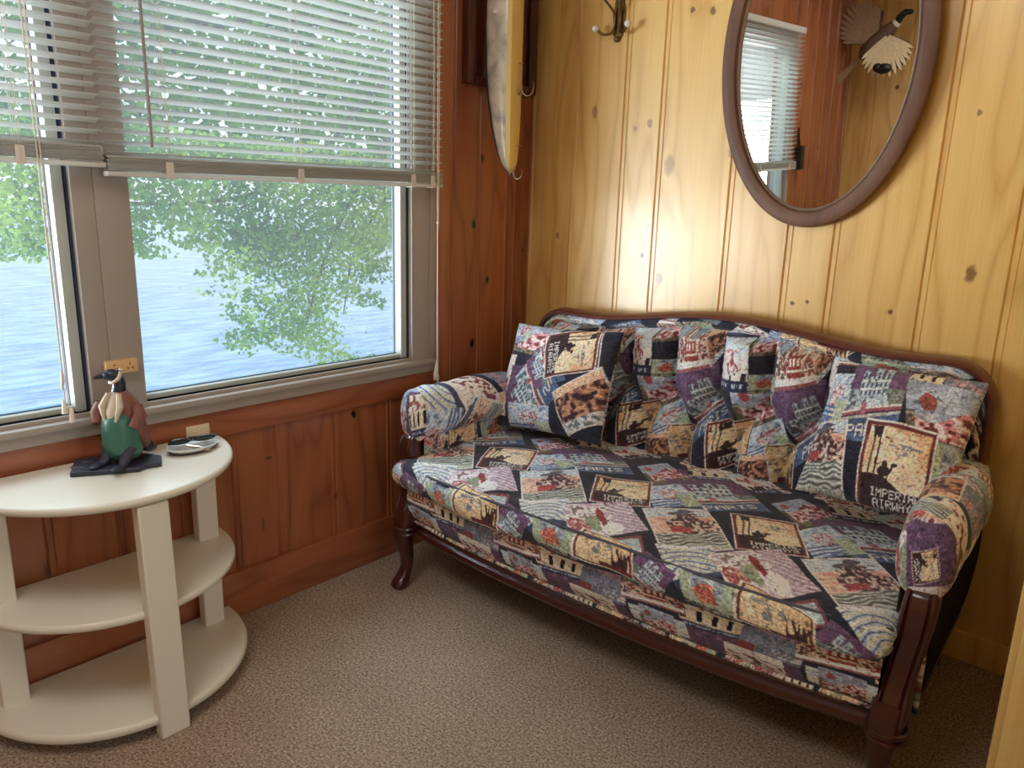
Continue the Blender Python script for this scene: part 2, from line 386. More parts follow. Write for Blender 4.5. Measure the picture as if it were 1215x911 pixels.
# ------------------------------------------------------------------ room shell
H = 2.75
def board_wall(name, cuts, axis, u0, u1, z0, z1, mat, holes=(), front=0.0, sign=1, parent=None, thick=.02, g=.005):
    """vertical tongue and groove boards; cuts = groove positions along the wall; each board keeps one random value"""
    us = [u0] + [c for c in sorted(cuts) if u0 < c < u1] + [u1]
    V = []; F = []; R = []
    def P(u, d, z):
        d = front + sign * (-d)
        return (u, d, z) if axis == 'x' else (d, u, z)
    for i in range(len(us) - 1):
        a, b = us[i], us[i + 1]; r = (math.sin((a + 3.1) * 91.7) * .5 + .5)
        prof = [(a, g * 1.4), (a + .004, 0)]
        if b - a > .12: prof += [(a + .016, 0), (a + .0185, .0028), (a + .021, 0)]
        prof += [(b - .004, 0), (b, g * 1.4)]
        spans = [(z0, z1)]
        for (h0, h1, hz0, hz1) in holes:
            if h0 < b and h1 > a:
                new = []
                for (s0, s1) in spans:
                    if hz0 > s0: new.append((s0, min(hz0, s1)))
                    if hz1 < s1: new.append((max(hz1, s0), s1))
                spans = new
        for (s0, s1) in spans:
            for k in range(len(prof) - 1):
                bs = len(V)
                V += [P(prof[k][0], prof[k][1], s0), P(prof[k + 1][0], prof[k + 1][1], s0), P(prof[k + 1][0], prof[k + 1][1], s1), P(prof[k][0], prof[k][1], s1)]
                R += [r] * 4; F.append((bs, bs + 1, bs + 2, bs + 3))
    # solid backing box faces
    o = link_mesh(name, V, F, mat, parent, smooth=False, attr={'board': R})
    return o

cuts_b = [.13, .216, .446, .603, .89, 1.108, 1.255, 1.523, 1.735, 1.93]
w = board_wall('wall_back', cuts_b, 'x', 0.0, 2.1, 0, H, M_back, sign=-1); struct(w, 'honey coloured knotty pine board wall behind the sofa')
MB().box((-.12, .012, 0), (2.25, .10, H)).build('wall_back_core', M_jamb); bpy.data.objects['wall_back_core']['kind'] = 'structure'
# window wall, split around the two openings
Y2a, Y2b, Y1a, Y1b, ZB, ZT = -2.69, -1.79, -1.617, -.69, .765, 2.12
FR = [(-2.76, -.541, .70, 2.2)]
cuts_s = [-.147 - .0, -.095, -.30, -.45, -2.9, -3.05, -3.2, -3.4, -3.6, -.60, -.765, -1.007, -1.225, -1.375, -1.54, -1.72, -1.895, -2.0, -2.2, -2.45, -2.7]
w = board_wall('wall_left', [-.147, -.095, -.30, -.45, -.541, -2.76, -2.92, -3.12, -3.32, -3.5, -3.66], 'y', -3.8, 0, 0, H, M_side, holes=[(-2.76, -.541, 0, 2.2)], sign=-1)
# sign=-1 => groove depth goes to -x
for v in w.data.vertices: pass
struct(w, 'amber knotty pine board wall beside the windows')
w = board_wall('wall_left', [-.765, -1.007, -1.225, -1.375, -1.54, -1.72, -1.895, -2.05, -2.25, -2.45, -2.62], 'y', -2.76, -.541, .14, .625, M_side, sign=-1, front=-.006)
struct(w, 'recessed amber pine wainscot panelling under the windows')
mb = MB()
for lo, hi in (((-.14, -3.92, 0), (-.012, .0, .70)), ((-.14, -3.92, 2.2), (-.012, 0, H)), ((-.14, -3.92, .7), (-.012, -2.76, 2.2)), ((-.14, -.541, .7), (-.012, 0, 2.2))):
    mb.box(lo, hi)
struct(mb.build('wall_left_core', M_railz, smooth=False))
o = MB().box((-.01, -2.76, .61), (.006, -.541, .70), .002).build('trim_1', M_rail); struct(o, 'horizontal pine rail under the window sill')
o = MB().box((-.01, -3.8, .0), (.012, 0, .155), .003).build('baseboard_left', M_rail); struct(o, 'amber pine baseboard under the window wall')
o = MB().box((0.014, -.014, .0), (2.04, .006, .09), .003).build('baseboard_back', M_back); struct(o, 'pine baseboard behind the sofa')
# floor, ceiling
struct(MB().box((-.1, -3.9, -.1), (4.2, .1, 0)).build('floor', M_carpet), 'beige flecked carpet')
struct(MB().box((-.14, -3.92, H), (4.3, .1, H + .08)).build('ceiling', M_ceil), 'plain pale ceiling')
# far wall seen in the mirror
w = board_wall('wall_front', [.2, .42, .6, .8, 1.02, 1.2, 1.45, 1.62, 1.85], 'x', 0, 4.1, 0, H, M_far, front=-3.8, sign=1); struct(w, 'pine board wall seen only in the mirror')
struct(MB().box((-.14, -3.92, 0), (4.2, -3.81, H)).build('wall_front_core', M_ceil))
# short partition on the right with a pale casing, next room beyond it
struct(MB().box((2.06, -1.02, 0), (2.16, .0, H)).build('wall_right', M_back), 'end partition right of the sofa')
struct(MB().box((1.987, -1.10, 0), (2.17, -1.02, H), .004).box((1.975, -1.085, 0), (1.99, -1.035, H), .004).build('trim_2', M_jamb), 'pale pine door casing at the right edge')
RW = MB()
for lo, hi in (((4.1, -3.9, 0), (4.2, .1, .8)), ((4.1, -3.9, 2.1), (4.2, .1, H)), ((4.1, -.7, .8), (4.2, .1, 2.1)), ((4.1, -3.9, .8), (4.2, -3.2, 2.1)), ((2.16, .0, 0), (4.2, .1, H))): RW.box(lo, hi)
struct(RW.build('wall_right_room', M_ceil, smooth=False), 'pale wall of the next room')

# ------------------------------------------------------------------ windows
def window(name, y0, y1, label):
    w = thing(name, label, 'window', (0, (y0 + y1) / 2, ZB)); del w['category']; w['kind'] = 'structure'
    return w
F0, F1 = -2.76, -.541     # whole unit
w1 = window('window_1', Y1a, Y1b, 'right window over the lake with a taupe frame')
w2 = window('window_2', Y2a, Y2b, 'left window cut by the edge of the photo')
for wd_, ya, yb, side in ((w1, Y1a, Y1b, 1), (w2, Y2a, Y2b, 1)):
    mb = MB()
    # outer frame
    outer_r = F1 if wd_ is w1 else -1.703
    outer_l = -1.703 if wd_ is w1 else F0
    gy1 = yb; gy0 = ya
    fr1 = gy1 + .035; 
    mb.box((-.10, fr1, .70), (.012, outer_r, 2.2), .003)
    mb.box((-.10, outer_l, .70), (.012, gy0 - (.0 if wd_ is w1 else .03), 2.2), .003)
    mb.box((-.10, gy0, 2.12), (.011, fr1, 2.2), .003)
    mb.box((-.10, gy0, .70), (.004, fr1, ZB - .012), .003)
    if wd_ is w1: mb.box((.008, outer_r - .03, .76), (.018, outer_r - .004, 2.19), .003)
    mb.build('window_frame', M_frame, wd_)
    sb = MB().box((-.055, gy1, ZB - .012), (-.01, gy1 + .027, 2.12), .003).box((-.055, gy0, ZB - .012), (-.02, gy1, ZB + .002), .002)
    if wd_ is w2: sb.box((-.055, gy0 - .027, ZB - .012), (-.01, gy0, 2.12), .003)
    sb.build('sash', M_vinyl, wd_)
    MB().box((-.05, gy1 + .029, ZB - .01), (-.008, gy1 + .035, 2.12)).box((-.052, gy1 - .0015, ZB), (-.043, gy1, 2.12)).box((-.052, gy0, ZB + .002), (-.043, gy1, ZB + .004)).build('gasket', M_gasket, wd_)
    MB().box((-.048, gy0, ZB), (-.044, gy1, 2.12)).build('window_pane', M_glass, wd_, smooth=False)
    MB().box((-.085, gy0, ZB), (-.0845, gy1 + .035, 2.12)).build('insect_screen', M_screen, wd_, smooth=False)
sill = MB()
sill.box((-.02, F0, .722), (.030, F1 - .01, .741), .006).box((-.01, F0, .69), (.018, F1 - .01, .724), .006).box((-.05, F0, .74), (.006, F1 - .03, .753), .004)
struct(sill.build('trim_3', M_frame), 'taupe painted sill running under both windows')

# ------------------------------------------------------------------ blinds
def blind(y0, y1, zb, zb_l, label, wand_y, ladders, ztop=2.2, x=.045, stack=.045, has_cord=None):
    t = thing('window_blind', label, 'blind', (x, (y0 + y1) / 2, ztop))
    MB().box((x - .018, y0, ztop), (x + .016, y1, ztop + .035), .002).build('head_rail', M_slat, t)
    V = []; F = []
    def slat(zl, zr, tilt, hw=.0165, ya=y0, yb=y1):
        b = len(V); n = 6
        for yy, zz in ((ya, zl), (yb, zr)):
            for k in range(n + 1):
                q = k / n * 2 - 1; c = .0028 * (1 - q * q)
                for s in (0, .0007):
                    V.append((x + hw * q * math.cos(tilt), yy, zz + hw * q * math.sin(tilt) + c + s))
        m = 2 * (n + 1)
        for k in range(n):
            a0, a1, c0, c1 = b + 2 * k, b + 2 * k + 2, b + m + 2 * k, b + m + 2 * k + 2
            F.append((a0, a1, c1, c0)); F.append((a0 + 1, c0 + 1, c1 + 1, a1 + 1))
        F.append((b, b + m, b + m + 1, b + 1)); F.append((b + 2 * n, b + 2 * n + 1, b + m + 2 * n + 1, b + m + 2 * n))
    pitch = .0268; z = zb + stack; k = 0
    top = ztop - .02; nsl = int((top - z) / pitch)
    for i in range(nsl + 1):
        f = i / nsl; zr = zb + stack + .0 + i * (top - zb - stack) / nsl; zl = zb_l + stack + i * (top - zb_l - stack) / nsl
        slat(zl + random.uniform(-.0008, .0008), zr + random.uniform(-.0006, .0006), math.radians(17) + random.uniform(-.03, .03))
    ns = 14
    for i in range(ns):
        slat(zb_l + .010 + i * (stack - .014) / ns, zb + .010 + i * (stack - .014) / ns, math.radians(random.uniform(-3, 3)), .016, y0 + random.uniform(0, .006), y1 - random.uniform(0, .004))
    link_mesh('slats', V, F, M_slat, t, smooth=False)
    mb = MB(); 
    vv = [(x - .014, y0 - .002, zb_l - .004), (x + .014, y0 - .002, zb_l - .004), (x + .014, y0 - .002, zb_l + .008), (x - .014, y0 - .002, zb_l + .008)]
    v2 = [(a, y1 + .004, c + zb - zb_l) for a, b_, c in vv]
    mb.add(vv + v2, [(0, 1, 2, 3), (7, 6, 5, 4), (0, 4, 5, 1), (1, 5, 6, 2), (2, 6, 7, 3), (3, 7, 4, 0)]); mb.build('bottom_rail', M_slat, t, bevel=.002)
    for ly in ladders:
        mb = MB()
        zz = zb + (zb_l - zb) * (y1 - ly) / (y1 - y0)
        for dx in (-.017, .0175): 
            mb.tube([(x + dx, ly, zz), (x + dx, ly, ztop)], .0007, 5)
            mb.tube([(x + dx, ly + .004, zz), (x + dx, ly + .004, ztop)], .0005, 5)
        mb.box((x - .015, ly - .008, zz - .006), (x + .0165, ly + .012, zz + .036), .002)
        mb.build('ladder_cord', M_cord, t)
    if wand_y is not None:
        MB().tube([(x + .035, wand_y - .0, ztop + .01), (x + .04, wand_y, 1.80), (x + .045, wand_y, 1.426)], [.0038, .0042, .0042], 6).build('tilt_wand', M_wand, t)
    return t
b1 = blind(-1.682, -.552, 1.372, 1.356, 'off white mini blind half lowered over the right window', -1.583, [-1.53, -1.135, -.69, -.60], stack=.05)
b2 = blind(-2.76, -1.688, 1.376, 1.372, 'off white mini blind over the left window, cut by the photo edge', None, [-2.65, -2.2, -1.87], stack=.052)
# lift cords hang from each blind: parts of it
mb = MB()
mb.tube([(.066, -1.836, 2.2), (.066, -1.836, .80)], .0016, 6).tube([(.066, -1.828, 2.2), (.066, -1.829, .77)], .0016, 6).tube([(.066, -1.838, 1.9), (.067, -1.834, 1.1), (.066, -1.836, .84)], .0014, 6)
mb.build('lift_cord', M_cord, b2)
for yy, zz in ((-1.839, .775), (-1.824, .75)):
    MB().lathe([(.002, .036), (.004, .034), (.0055, .02), (.0075, .002), (.0075, 0)], (.066, yy, zz), 12).build('tassel', M_porc, b2)
MB().tube([(.062, -1.838, .835), (.066, -1.836, .86), (.066, -1.836, .89)], [.003, .005, .002], 8).build('cord_knot', M_cord, b2)
mb = MB()
mb.tube([(.066, -.582, 2.2), (.066, -.582, .73)], .0017, 6).tube([(.068, -.576, 2.2), (.068, -.578, 1.25), (.067, -.582, 1.2), (.068, -.576, .62)], .0015, 6)
mb.build('lift_cord', M_cord, b1)
kn = MB().tube([(.067, -.584, .745), (.067, -.584, .715), (.067, -.588, .692), (.067, -.594, .668)], [.002, .007, .009, .003], 8).tube([(.067, -.584, .70), (.067, -.580, .675), (.067, -.578, .655)], [.006, .008, .001], 8)
kn.build('tassel', M_cord, b1); MB().ball((.067, -.581, 1.245), (.005, .005, .006)).build('cord_knot', M_cord, b1)
# a third cord strand with white bell beside the mullion
# ------------------------------------------------------------------ outlets
def outlet(label, y0, y1, z0, z1, x, cols, horizontal):
    t = thing('wall_outlet', label, 'outlet', (x, (y0 + y1) / 2, z0))
    MB().box((x - .012, y0, z0), (x + .010, y1, z1), .004).build('cover_plate', M_plate if not horizontal else M_plate2, t)
    yc = (y0 + y1) / 2; zc = (z0 + z1) / 2
    if horizontal:
        for s in (-1, 1):
            c = yc + s * .020; mb = MB()
            for dy, dz in ((-.006, -.005), (.006, -.005), (0, .007)): mb.ball((x + .0102, c + dy, zc + dz), (.001, .0022, .0026))
            mb.build('socket', M_slot, t)
    else:
        for s in (-1, 1):
            c = zc + s * .02; mb = MB()
            for dy, dz in ((-.006, .004), (.006, .004), (0, -.006)): mb.ball((x + .0102, yc + dy, c + dz), (.001, .0018, .0028))
            mb.build('socket', M_slot, t)
    return t
M_plate = plain('ivory_plastic', (222, 206, 172), rough=.35, var=.03)
M_plate2 = plain('almond_plastic', (222, 182, 128), rough=.35, var=.05)
M_slot = plain('brown_slots', (120, 62, 40), rough=.6)
outlet('almond power outlet plate on the window mullion above the goose figurine', -1.722, -1.640, .848, .884, .022, 2, True)
outlet('ivory outlet plate on the wainscot behind the white half-round table', -1.514, -1.444, .548, .660, .0, 2, False)

# ------------------------------------------------------------------ the tapestry fabric, painted on the surfaces themselves
def vnoise(s, t, seed):
    r = np.random.default_rng(seed); G = r.random((64, 64))
    s = np.mod(s, 64); t = np.mod(t, 64); i = np.floor(s).astype(int); j = np.floor(t).astype(int); f = s - i; g = t - j
    f = f * f * (3 - 2 * f); g = g * g * (3 - 2 * g); i2 = (i + 1) % 64; j2 = (j + 1) % 64; i %= 64; j %= 64
    return G[i, j] * (1 - f) * (1 - g) + G[i2, j] * f * (1 - g) + G[i, j2] * (1 - f) * g + G[i2, j2] * f * g
FONT = {'I': '01110 00100 00100 00100 00100 00100 01110', 'M': '10001 11011 10101 10101 10001 10001 10001', 'P': '11110 10001 10001 11110 10000 10000 10000',
        'E': '11111 10000 10000 11110 10000 10000 11111', 'R': '11110 10001 10001 11110 10100 10010 10001', 'A': '01110 10001 10001 11111 10001 10001 10001',
        'L': '10000 10000 10000 10000 10000 10000 11111', 'W': '10001 10001 10001 10101 10101 11011 10001', 'Y': '10001 10001 01010 00100 00100 00100 00100', 'S': '01111 10000 10000 01110 00001 00001 11110'}
def text(s, t, word, s0, s1, t0, t1):
    n = len(word) * 6 - 1; x = (s - s0) / (s1 - s0) * n; y = (t - t0) / (t1 - t0) * 7
    out = np.zeros(s.shape, bool); ok = (x >= 0) & (x < n) & (y >= 0) & (y < 7)
    xi = np.clip(x.astype(int), 0, n - 1); yi = np.clip(y.astype(int), 0, 6)
    G = np.zeros((7, n), bool)
    for k, ch in enumerate(word):
        for r_, row in enumerate(FONT[ch].split()):
            for c_, v in enumerate(row): G[r_, k * 6 + c_] = v == '1'
    out = G[yi, xi] & ok; return out
def C(*c): return np.array(c, float)
def blank(s, c): return np.broadcast_to(C(*c), s.shape + (3,)).copy()
def put(a, m, c): a[m] = C(*c) if not isinstance(c, np.ndarray) else c
def mott(a, m, s, t, f, seed, cols, th=(.4, .6)):
    n = vnoise(s * f, t * f, seed)
    put(a, m & (n < th[0]), cols[0]); put(a, m & (n >= th[0]) & (n < th[1]), cols[1]); put(a, m & (n >= th[1]), cols[2])
def ell(s, t, cs, ct, rs, rt): return ((s - cs) / rs) ** 2 + ((t - ct) / rt) ** 2 < 1 + 1.5 * (vnoise(s * 13 + cs * 9, t * 13, 33) - .5)
def ell0(s, t, cs, ct, rs, rt): return ((s - cs) / rs) ** 2 + ((t - ct) / rt) ** 2 < 1
def border(a, s, t, w, c): put(a, (s < w) | (s > 1 - w) | (t < w) | (t > 1 - w), c)
def m_castle(s, t, r):
    a = blank(s, (176, 192, 200)); put(a, (t > .22) & (t < .6), (226, 176, 146)); n = vnoise(s * 5, t * 14, r)
    put(a, (t > .25) & (t < .5) & (n > .62), (206, 140, 116)); put(a, (t < .22) & (n > .6), (86, 84, 96))
    mott(a, ell(s, t, .6, .46, .33 - .1 * (t < .3), .34), s, t, 26, r + 1, [(74, 50, 54), (128, 88, 82), (196, 170, 152)])
    mott(a, (s > .25) & (s < .55) & (t > .46) & (t < .58), s, t, 30, r + 2, [(170, 62, 62), (182, 74, 72), (206, 120, 104)], (.5, .75))
    low = t > .6; a[low] = C(142, 152, 136); w = np.sin((t * 105 + 9 * vnoise(s * 7, t * 8, r + 3)))
    put(a, low & (w > .45), (76, 84, 82)); put(a, low & (w < -.75), (190, 196, 180)); put(a, (t > .9) & (w > .0), (170, 172, 146))
    border(a, s, t, .02, (226, 218, 206)); return a
def m_imp(s, t, r):
    a = blank(s, (232, 194, 144)); put(a, vnoise(s * 3, t * 3, r) > .6, (222, 172, 120))
    for c in (.16, .24): put(a, (abs(s - c - .02 * np.sin(t * 8)) < .012) & (t < .66), (54, 36, 36))
    n = vnoise(s * 30, t * 8, r + 2); put(a, (t > .07) & (t < .2) & (s < .42) & (n > .5), (60, 40, 38))
    put(a, (abs(t - .26) < .012 + .02 * (abs(s - .6) < .1)) & (s > .38) & (s < .85) & (vnoise(s * 40, t * 40, r) > .3), (120, 116, 118))
    put(a, (abs(t - .33) < .02) & (s > .5) & (s < .75) & (vnoise(s * 40, t * 40, r + 7) > .4), (128, 124, 122))
    put(a, t > .62 + .34 * np.clip(s - .35, 0, 1) ** 1.1 - .03 * np.sin(s * 7), (58, 40, 44))
    put(a, ell0(s, t, .36, .55, .10, .055) | ell0(s, t, .36, .49, .04, .06) | ell0(s, t, .50, .47, .05, .022) | ((abs(s - .47 + (t - .5) * .3) < .018) & (t > .45) & (t < .56)) | ((abs(s - .30) < .012) & (t > .5) & (t < .66)) | ((abs(s - .42) < .012) & (t > .5) & (t < .66)), (58, 40, 44))
    put(a, t > .74, (58, 40, 44))
    put(a, text(s, t, 'IMPERIAL', .20, .91, .735, .82), (236, 222, 204)); put(a, text(s, t, 'AIRWAYS', .24, .88, .84, .92), (236, 222, 204))
    border(a, s, t, .065, (112, 46, 44)); border(a, s, t, .02, (232, 208, 190)); return a
def m_paris(s, t, r):
    a = blank(s, (102, 72, 104)); mott(a, (t > .42) & (t < .66), s, t, 22, r, [(82, 96, 104), (136, 154, 158), (176, 190, 190)])
    put(a, (t > .42) & (t < .66) & (s > .78), (112, 124, 112))
    bld = (((s > .22) & (s < .72) & (t > .26)) | ((s > .42) & (s < .54) & (t > .12)) | ((s > .60) & (s < .72) & (t > .12)) | ((s > .22) & (s < .34) & (t > .18))) & (t < .55)
    put(a, bld, (152, 172, 178)); put(a, bld & (np.sin(s * 78 + .6) > .35) & (((t > .20) & (t < .29)) | ((t > .34) & (t < .40)) | ((t > .44) & (t < .50))), (56, 54, 70)); put(a, bld & ((abs(t - .315) < .012) | (abs(t - .42) < .01)), (210, 216, 212))
    put(a, bld & (vnoise(s * 30, t * 30, r + 9) > .78), (86, 104, 112))
    d = t + .10 * s
    put(a, (d > .68) & (d < .71), (206, 196, 180)); put(a, (d >= .71) & (d < .745), (150, 74, 84)); put(a, (d > .745) & (d < .765), (60, 50, 66))
    put(a, (d > .765) & (d < .80), (168, 170, 150)); put(a, (abs(s - .38) < .04) & (d > .62) & (d < .76), (178, 96, 104))
    put(a, d > .80, (66, 88, 122)); put(a, (d > .8) & (vnoise(s * 8, t * 20, r + 5) > .66), (78, 104, 138))
    put(a, text(s, t + .1 * s - .05, 'PARIS', .18, .86, .81, .94), (224, 224, 216)); return a
def m_mount(s, t, r):
    a = blank(s, (160, 184, 206)); n = vnoise(s * 10, t * 14, r); put(a, n > .66, (196, 206, 212)); put(a, n < .22, (104, 120, 150))
    mott(a, ell(s, t, .55, .5, .24, .22), s, t, 24, r + 1, [(162, 92, 98), (206, 176, 176), (188, 196, 200)], (.4, .6))
    put(a, (t > .55) & (s > .62), (162, 178, 144)); low = (t > .66) & (s < .7); w = np.sin(t * 70 + 4 * vnoise(s * 6, t * 3, r))
    put(a, low & (w > .1), (70, 96, 148)); return a
def m_flow(s, t, r):
    a = blank(s, (140, 154, 172)); put(a, vnoise(s * 6, t * 9, r) > .62, (162, 176, 190))
    put(a, ell(s, t, .25, .26, .12, .1), (156, 72, 66))
    mott(a, (t > .42 + .12 * np.sin(s * 6)), s, t, 17, r + 1, [(112, 48, 52), (196, 116, 120), (226, 196, 190)], (.36, .62))
    mott(a, (t > .84) | ((s < .1) & (t > .4)), s, t, 20, r + 2, [(90, 84, 66), (136, 136, 106), (120, 74, 58)]); return a
def m_sail(s, t, r):
    a = blank(s, (178, 200, 218)); k = np.clip((t - .2) / .4, 0, 1)[..., None]; a = a * (1 - k) + C(232, 220, 196) * k
    fig = (abs(s - .45 - .12 * np.sin(t * 13)) < .16 + .10 * vnoise(s * 12, t * 12, r)) & (t > .22) & (t < .66)
    mott(a, fig, s, t, 18, r, [(150, 62, 70), (206, 140, 130), (236, 214, 200)], (.35, .55))
    put(a, (t > .66) & (t < .8) & (vnoise(s * 14, t * 5, r + 3) > .52), (48, 40, 58)); put(a, t > .8, (44, 50, 78))
    put(a, (t > .86) & (t < .93) & (vnoise(s * 34, t * 4, r + 4) > .5) & (s > .1) & (s < .9), (160, 172, 190)); return a
def m_tram(s, t, r):
    a = blank(s, (130, 152, 156)); put(a, vnoise(s * 5, t * 9, r) > .6, (104, 122, 128))
    mott(a, (t > .32 + .12 * np.sin(s * 11)) & (t < .86), s, t, 16, r + 1, [(140, 62, 54), (206, 178, 152), (92, 70, 70)], (.36, .68))
    bx = (s > .36) & (s < .7) & (t > .46) & (t < .82); put(a, bx, (150, 60, 50)); put(a, bx & (np.sin(s * 62) > .1) & (t < .64) & (t > .5), (232, 214, 178)); put(a, bx & (abs(t - .72) < .02), (226, 202, 160))
    put(a, (t > .84), (222, 214, 200)); put(a, (t > .94), (150, 84, 84)); return a
def m_swirl(s, t, r):
    a = blank(s, (216, 206, 210)); n = vnoise(s * 14, t * 14, r); put(a, n > .62, (184, 158, 166)); put(a, n < .2, (130, 106, 100))
    put(a, s > .66, (166, 140, 154)); put(a, (s > .66) & (np.sin((s - t) * 50) > .4), (196, 182, 194))
    put(a, ell(s, t, .15, .6, .14, .2), (156, 76, 72)); put(a, ell(s, t, .15, .6, .14, .2) & (vnoise(s * 40, t * 40, r) > .6), (196, 136, 120))
    put(a, ell(s, t, .36, .55, .09, .22), (134, 146, 112)); put(a, ell(s, t, .50, .42, .05, .25), (146, 50, 50)); put(a, ell(s, t, .56, .78, .14, .16), (226, 228, 234)); return a
def m_arcs(s, t, r):
    a = blank(s, (170, 186, 198)); w = np.sin(44 * np.sqrt((s - .4) ** 2 + (t - 1.1) ** 2) + 1 + 2 * vnoise(s * 6, t * 6, r))
    put(a, w > .72, (206, 198, 150)); put(a, w < -.82, (70, 86, 110)); put(a, t > .86, (56, 66, 92)); put(a, (t < .1), (206, 214, 218)); return a
def m_plane(s, t, r):
    a = blank(s, (216, 182, 128)); put(a, vnoise(s * 4, t * 4, r) > .6, (206, 168, 112))
    n = vnoise(s * 18, t * 24, r + 1); put(a, ell(s, t, .38, .45, .2, .25) & (n > .52), (124, 120, 116))
    put(a, (s > .6) & (t > .35) & (vnoise(s * 40, t * 5, r + 2) > .5 - .4 * (t - .5)), (74, 44, 40)); put(a, (t > .82) & (s > .4), (110, 44, 44))
    border(a, s, t, .07, (112, 48, 44)); border(a, s, t, .035, (230, 204, 172)); return a
def m_lion(s, t, r):
    a = blank(s, (150, 166, 132)); mott(a, (s > .2) & (s < .75) & (t < .5), s, t, 10, r, [(104, 118, 128), (134, 146, 156), (150, 160, 160)])
    mott(a, ell(s, t, .45, .5, .2, .24), s, t, 16, r + 2, [(176, 66, 52), (214, 130, 80), (150, 66, 60)]); mott(a, t > .82, s, t, 24, r + 1, [(70, 66, 62), (120, 118, 100), (150, 148, 122)]); return a
def m_swiss(s, t, r):
    a = blank(s, (104, 114, 134)); put(a, vnoise(s * 30, t * 5, r) > .6, (122, 132, 150))
    put(a, (t > .14) & (t < .34) & (abs(np.sin(s * 24)) > .45) & (vnoise(s * 26, t * 26, r) > .35) & (s > .1) & (s < .9), (186, 130, 132))
    put(a, (t > .72) & (t < .92) & (s > .5) & (vnoise(s * 30, t * 26, r + 3) > .5), (206, 190, 186)); put(a, (s < .25) & (t > .75), (146, 60, 60)); return a
def m_camel(s, t, r):
    a = blank(s, (226, 198, 158)); mott(a, (t < .35), s, t, 12, r, [(150, 84, 70), (222, 196, 168), (232, 214, 190)], (.4, .6))
    put(a, (t > .4) & (t < .72) & (np.sin(s * 26 + r) > .45), (34, 28, 34)); put(a, (t > .7) & (t < .78), (206, 190, 150)); put(a, t > .78, (46, 54, 84))
    put(a, (t > .84) & (t < .92) & (vnoise(s * 36, t * 5, r) > .5), (150, 162, 184)); return a
def m_orange(s, t, r):
    a = blank(s, (222, 172, 128)); mott(a, (t > .2) & (t < .75), s, t, 15, r, [(66, 46, 46), (128, 86, 70), (196, 132, 92)], (.42, .66))
    mott(a, t > .75, s, t, 18, r + 1, [(104, 112, 112), (160, 168, 164), (196, 196, 186)]); border(a, s, t, .03, (206, 190, 170)); return a
def m_purple(s, t, r):
    a = blank(s, (92, 64, 94)); put(a, vnoise(s * 16, t * 16, r) > .8, (124, 84, 108)); return a
def m_teal(s, t, r):
    a = blank(s, (150, 170, 170)); border(a, s, t, .12, (130, 64, 64)); return a
def m_cream(s, t, r):
    a = blank(s, (222, 208, 190)); mott(a, (t > .3) & (t < .8), s, t, 14, r, [(120, 60, 60), (206, 176, 160), (226, 216, 204)], (.35, .55)); put(a, (t > .84), (40, 40, 60)); return a
MOT = dict(K=m_castle, I=m_imp, P=m_paris, M=m_mount, F=m_flow, W=m_sail, R=m_tram, S=m_swirl, G=m_arcs, A=m_plane, L=m_lion, Z=m_swiss, C=m_camel, O=m_orange, U=m_purple, T=m_teal, E=m_cream)

class Cloth:
    def __init__(s, u0, u1, v0, v1, res=.00125, base=(40, 42, 56)):
        s.u0, s.v0, s.res = u0, v0, res; s.w = int((u1 - u0) / res) + 2; s.h = int((v1 - v0) / res) + 2
        s.a = np.broadcast_to(C(*base), (s.h, s.w, 3)).copy()
    def quad(s, key, q, seed=0):
        """q: TL, TR, BR, BL corners in (u,v)"""
        q = np.array(q, float); lo = q.min(0); hi = q.max(0)
        i0 = max(0, int((lo[0] - s.u0) / s.res)); i1 = min(s.w, int((hi[0] - s.u0) / s.res) + 2); j0 = max(0, int((lo[1] - s.v0) / s.res)); j1 = min(s.h, int((hi[1] - s.v0) / s.res) + 2)
        if i1 <= i0 or j1 <= j0: return
        U, V = np.meshgrid(s.u0 + np.arange(i0, i1) * s.res, s.v0 + np.arange(j0, j1) * s.res)
        A = []; B = []
        for (x, y), (X, Y) in zip(q, ((0, 0), (1, 0), (1, 1), (0, 1))):
            A += [[x, y, 1, 0, 0, 0, -X * x, -X * y], [0, 0, 0, x, y, 1, -Y * x, -Y * y]]; B += [X, Y]
        h = np.linalg.solve(np.array(A), np.array(B)); d = h[6] * U + h[7] * V + 1
        S = (h[0] * U + h[1] * V + h[2]) / d; T = (h[3] * U + h[4] * V + h[5]) / d
        m = (S >= 0) & (S <= 1) & (T >= 0) & (T <= 1)
        if not m.any(): return
        col = MOT[key](S, T, seed % 60)
        s.a[j0:j1, i0:i1][m] = col[m]
    def finish(s, seed=1):
        U, V = np.meshgrid(np.arange(s.w) * s.res, np.arange(s.h) * s.res)
        n = vnoise(U * 260, V * 260, seed)[..., None]; n2 = vnoise(U * 500, V * 190, seed + 1)[..., None]
        n3 = vnoise(U * 95, V * 120, seed + 2)[..., None]; n4 = vnoise(U * 60, V * 45, seed + 3)[..., None]
        k = .78 + .30 * n + .18 * n2; k = k * (1 - .38 * (abs(n3 - .5) < .035)) * (1 + .22 * (abs(n4 - .62) < .03))
        a = s.a * k; g = a.mean(-1, keepdims=True); s.a = np.clip((g + (a - g) * .72) * C(1.19, 1.19, 1.25), 0, 255); s.l = lin(s.a); return s
    def at(s, u, v):
        x = np.clip((u - s.u0) / s.res, 0, s.w - 1.001); y = np.clip((v - s.v0) / s.res, 0, s.h - 1.001); i = x.astype(int); j = y.astype(int); f = (x - i)[..., None]; g = (y - j)[..., None]
        L = s.l; return L[j, i] * (1 - f) * (1 - g) + L[j, i + 1] * f * (1 - g) + L[j + 1, i] * (1 - f) * g + L[j + 1, i + 1] * f * g

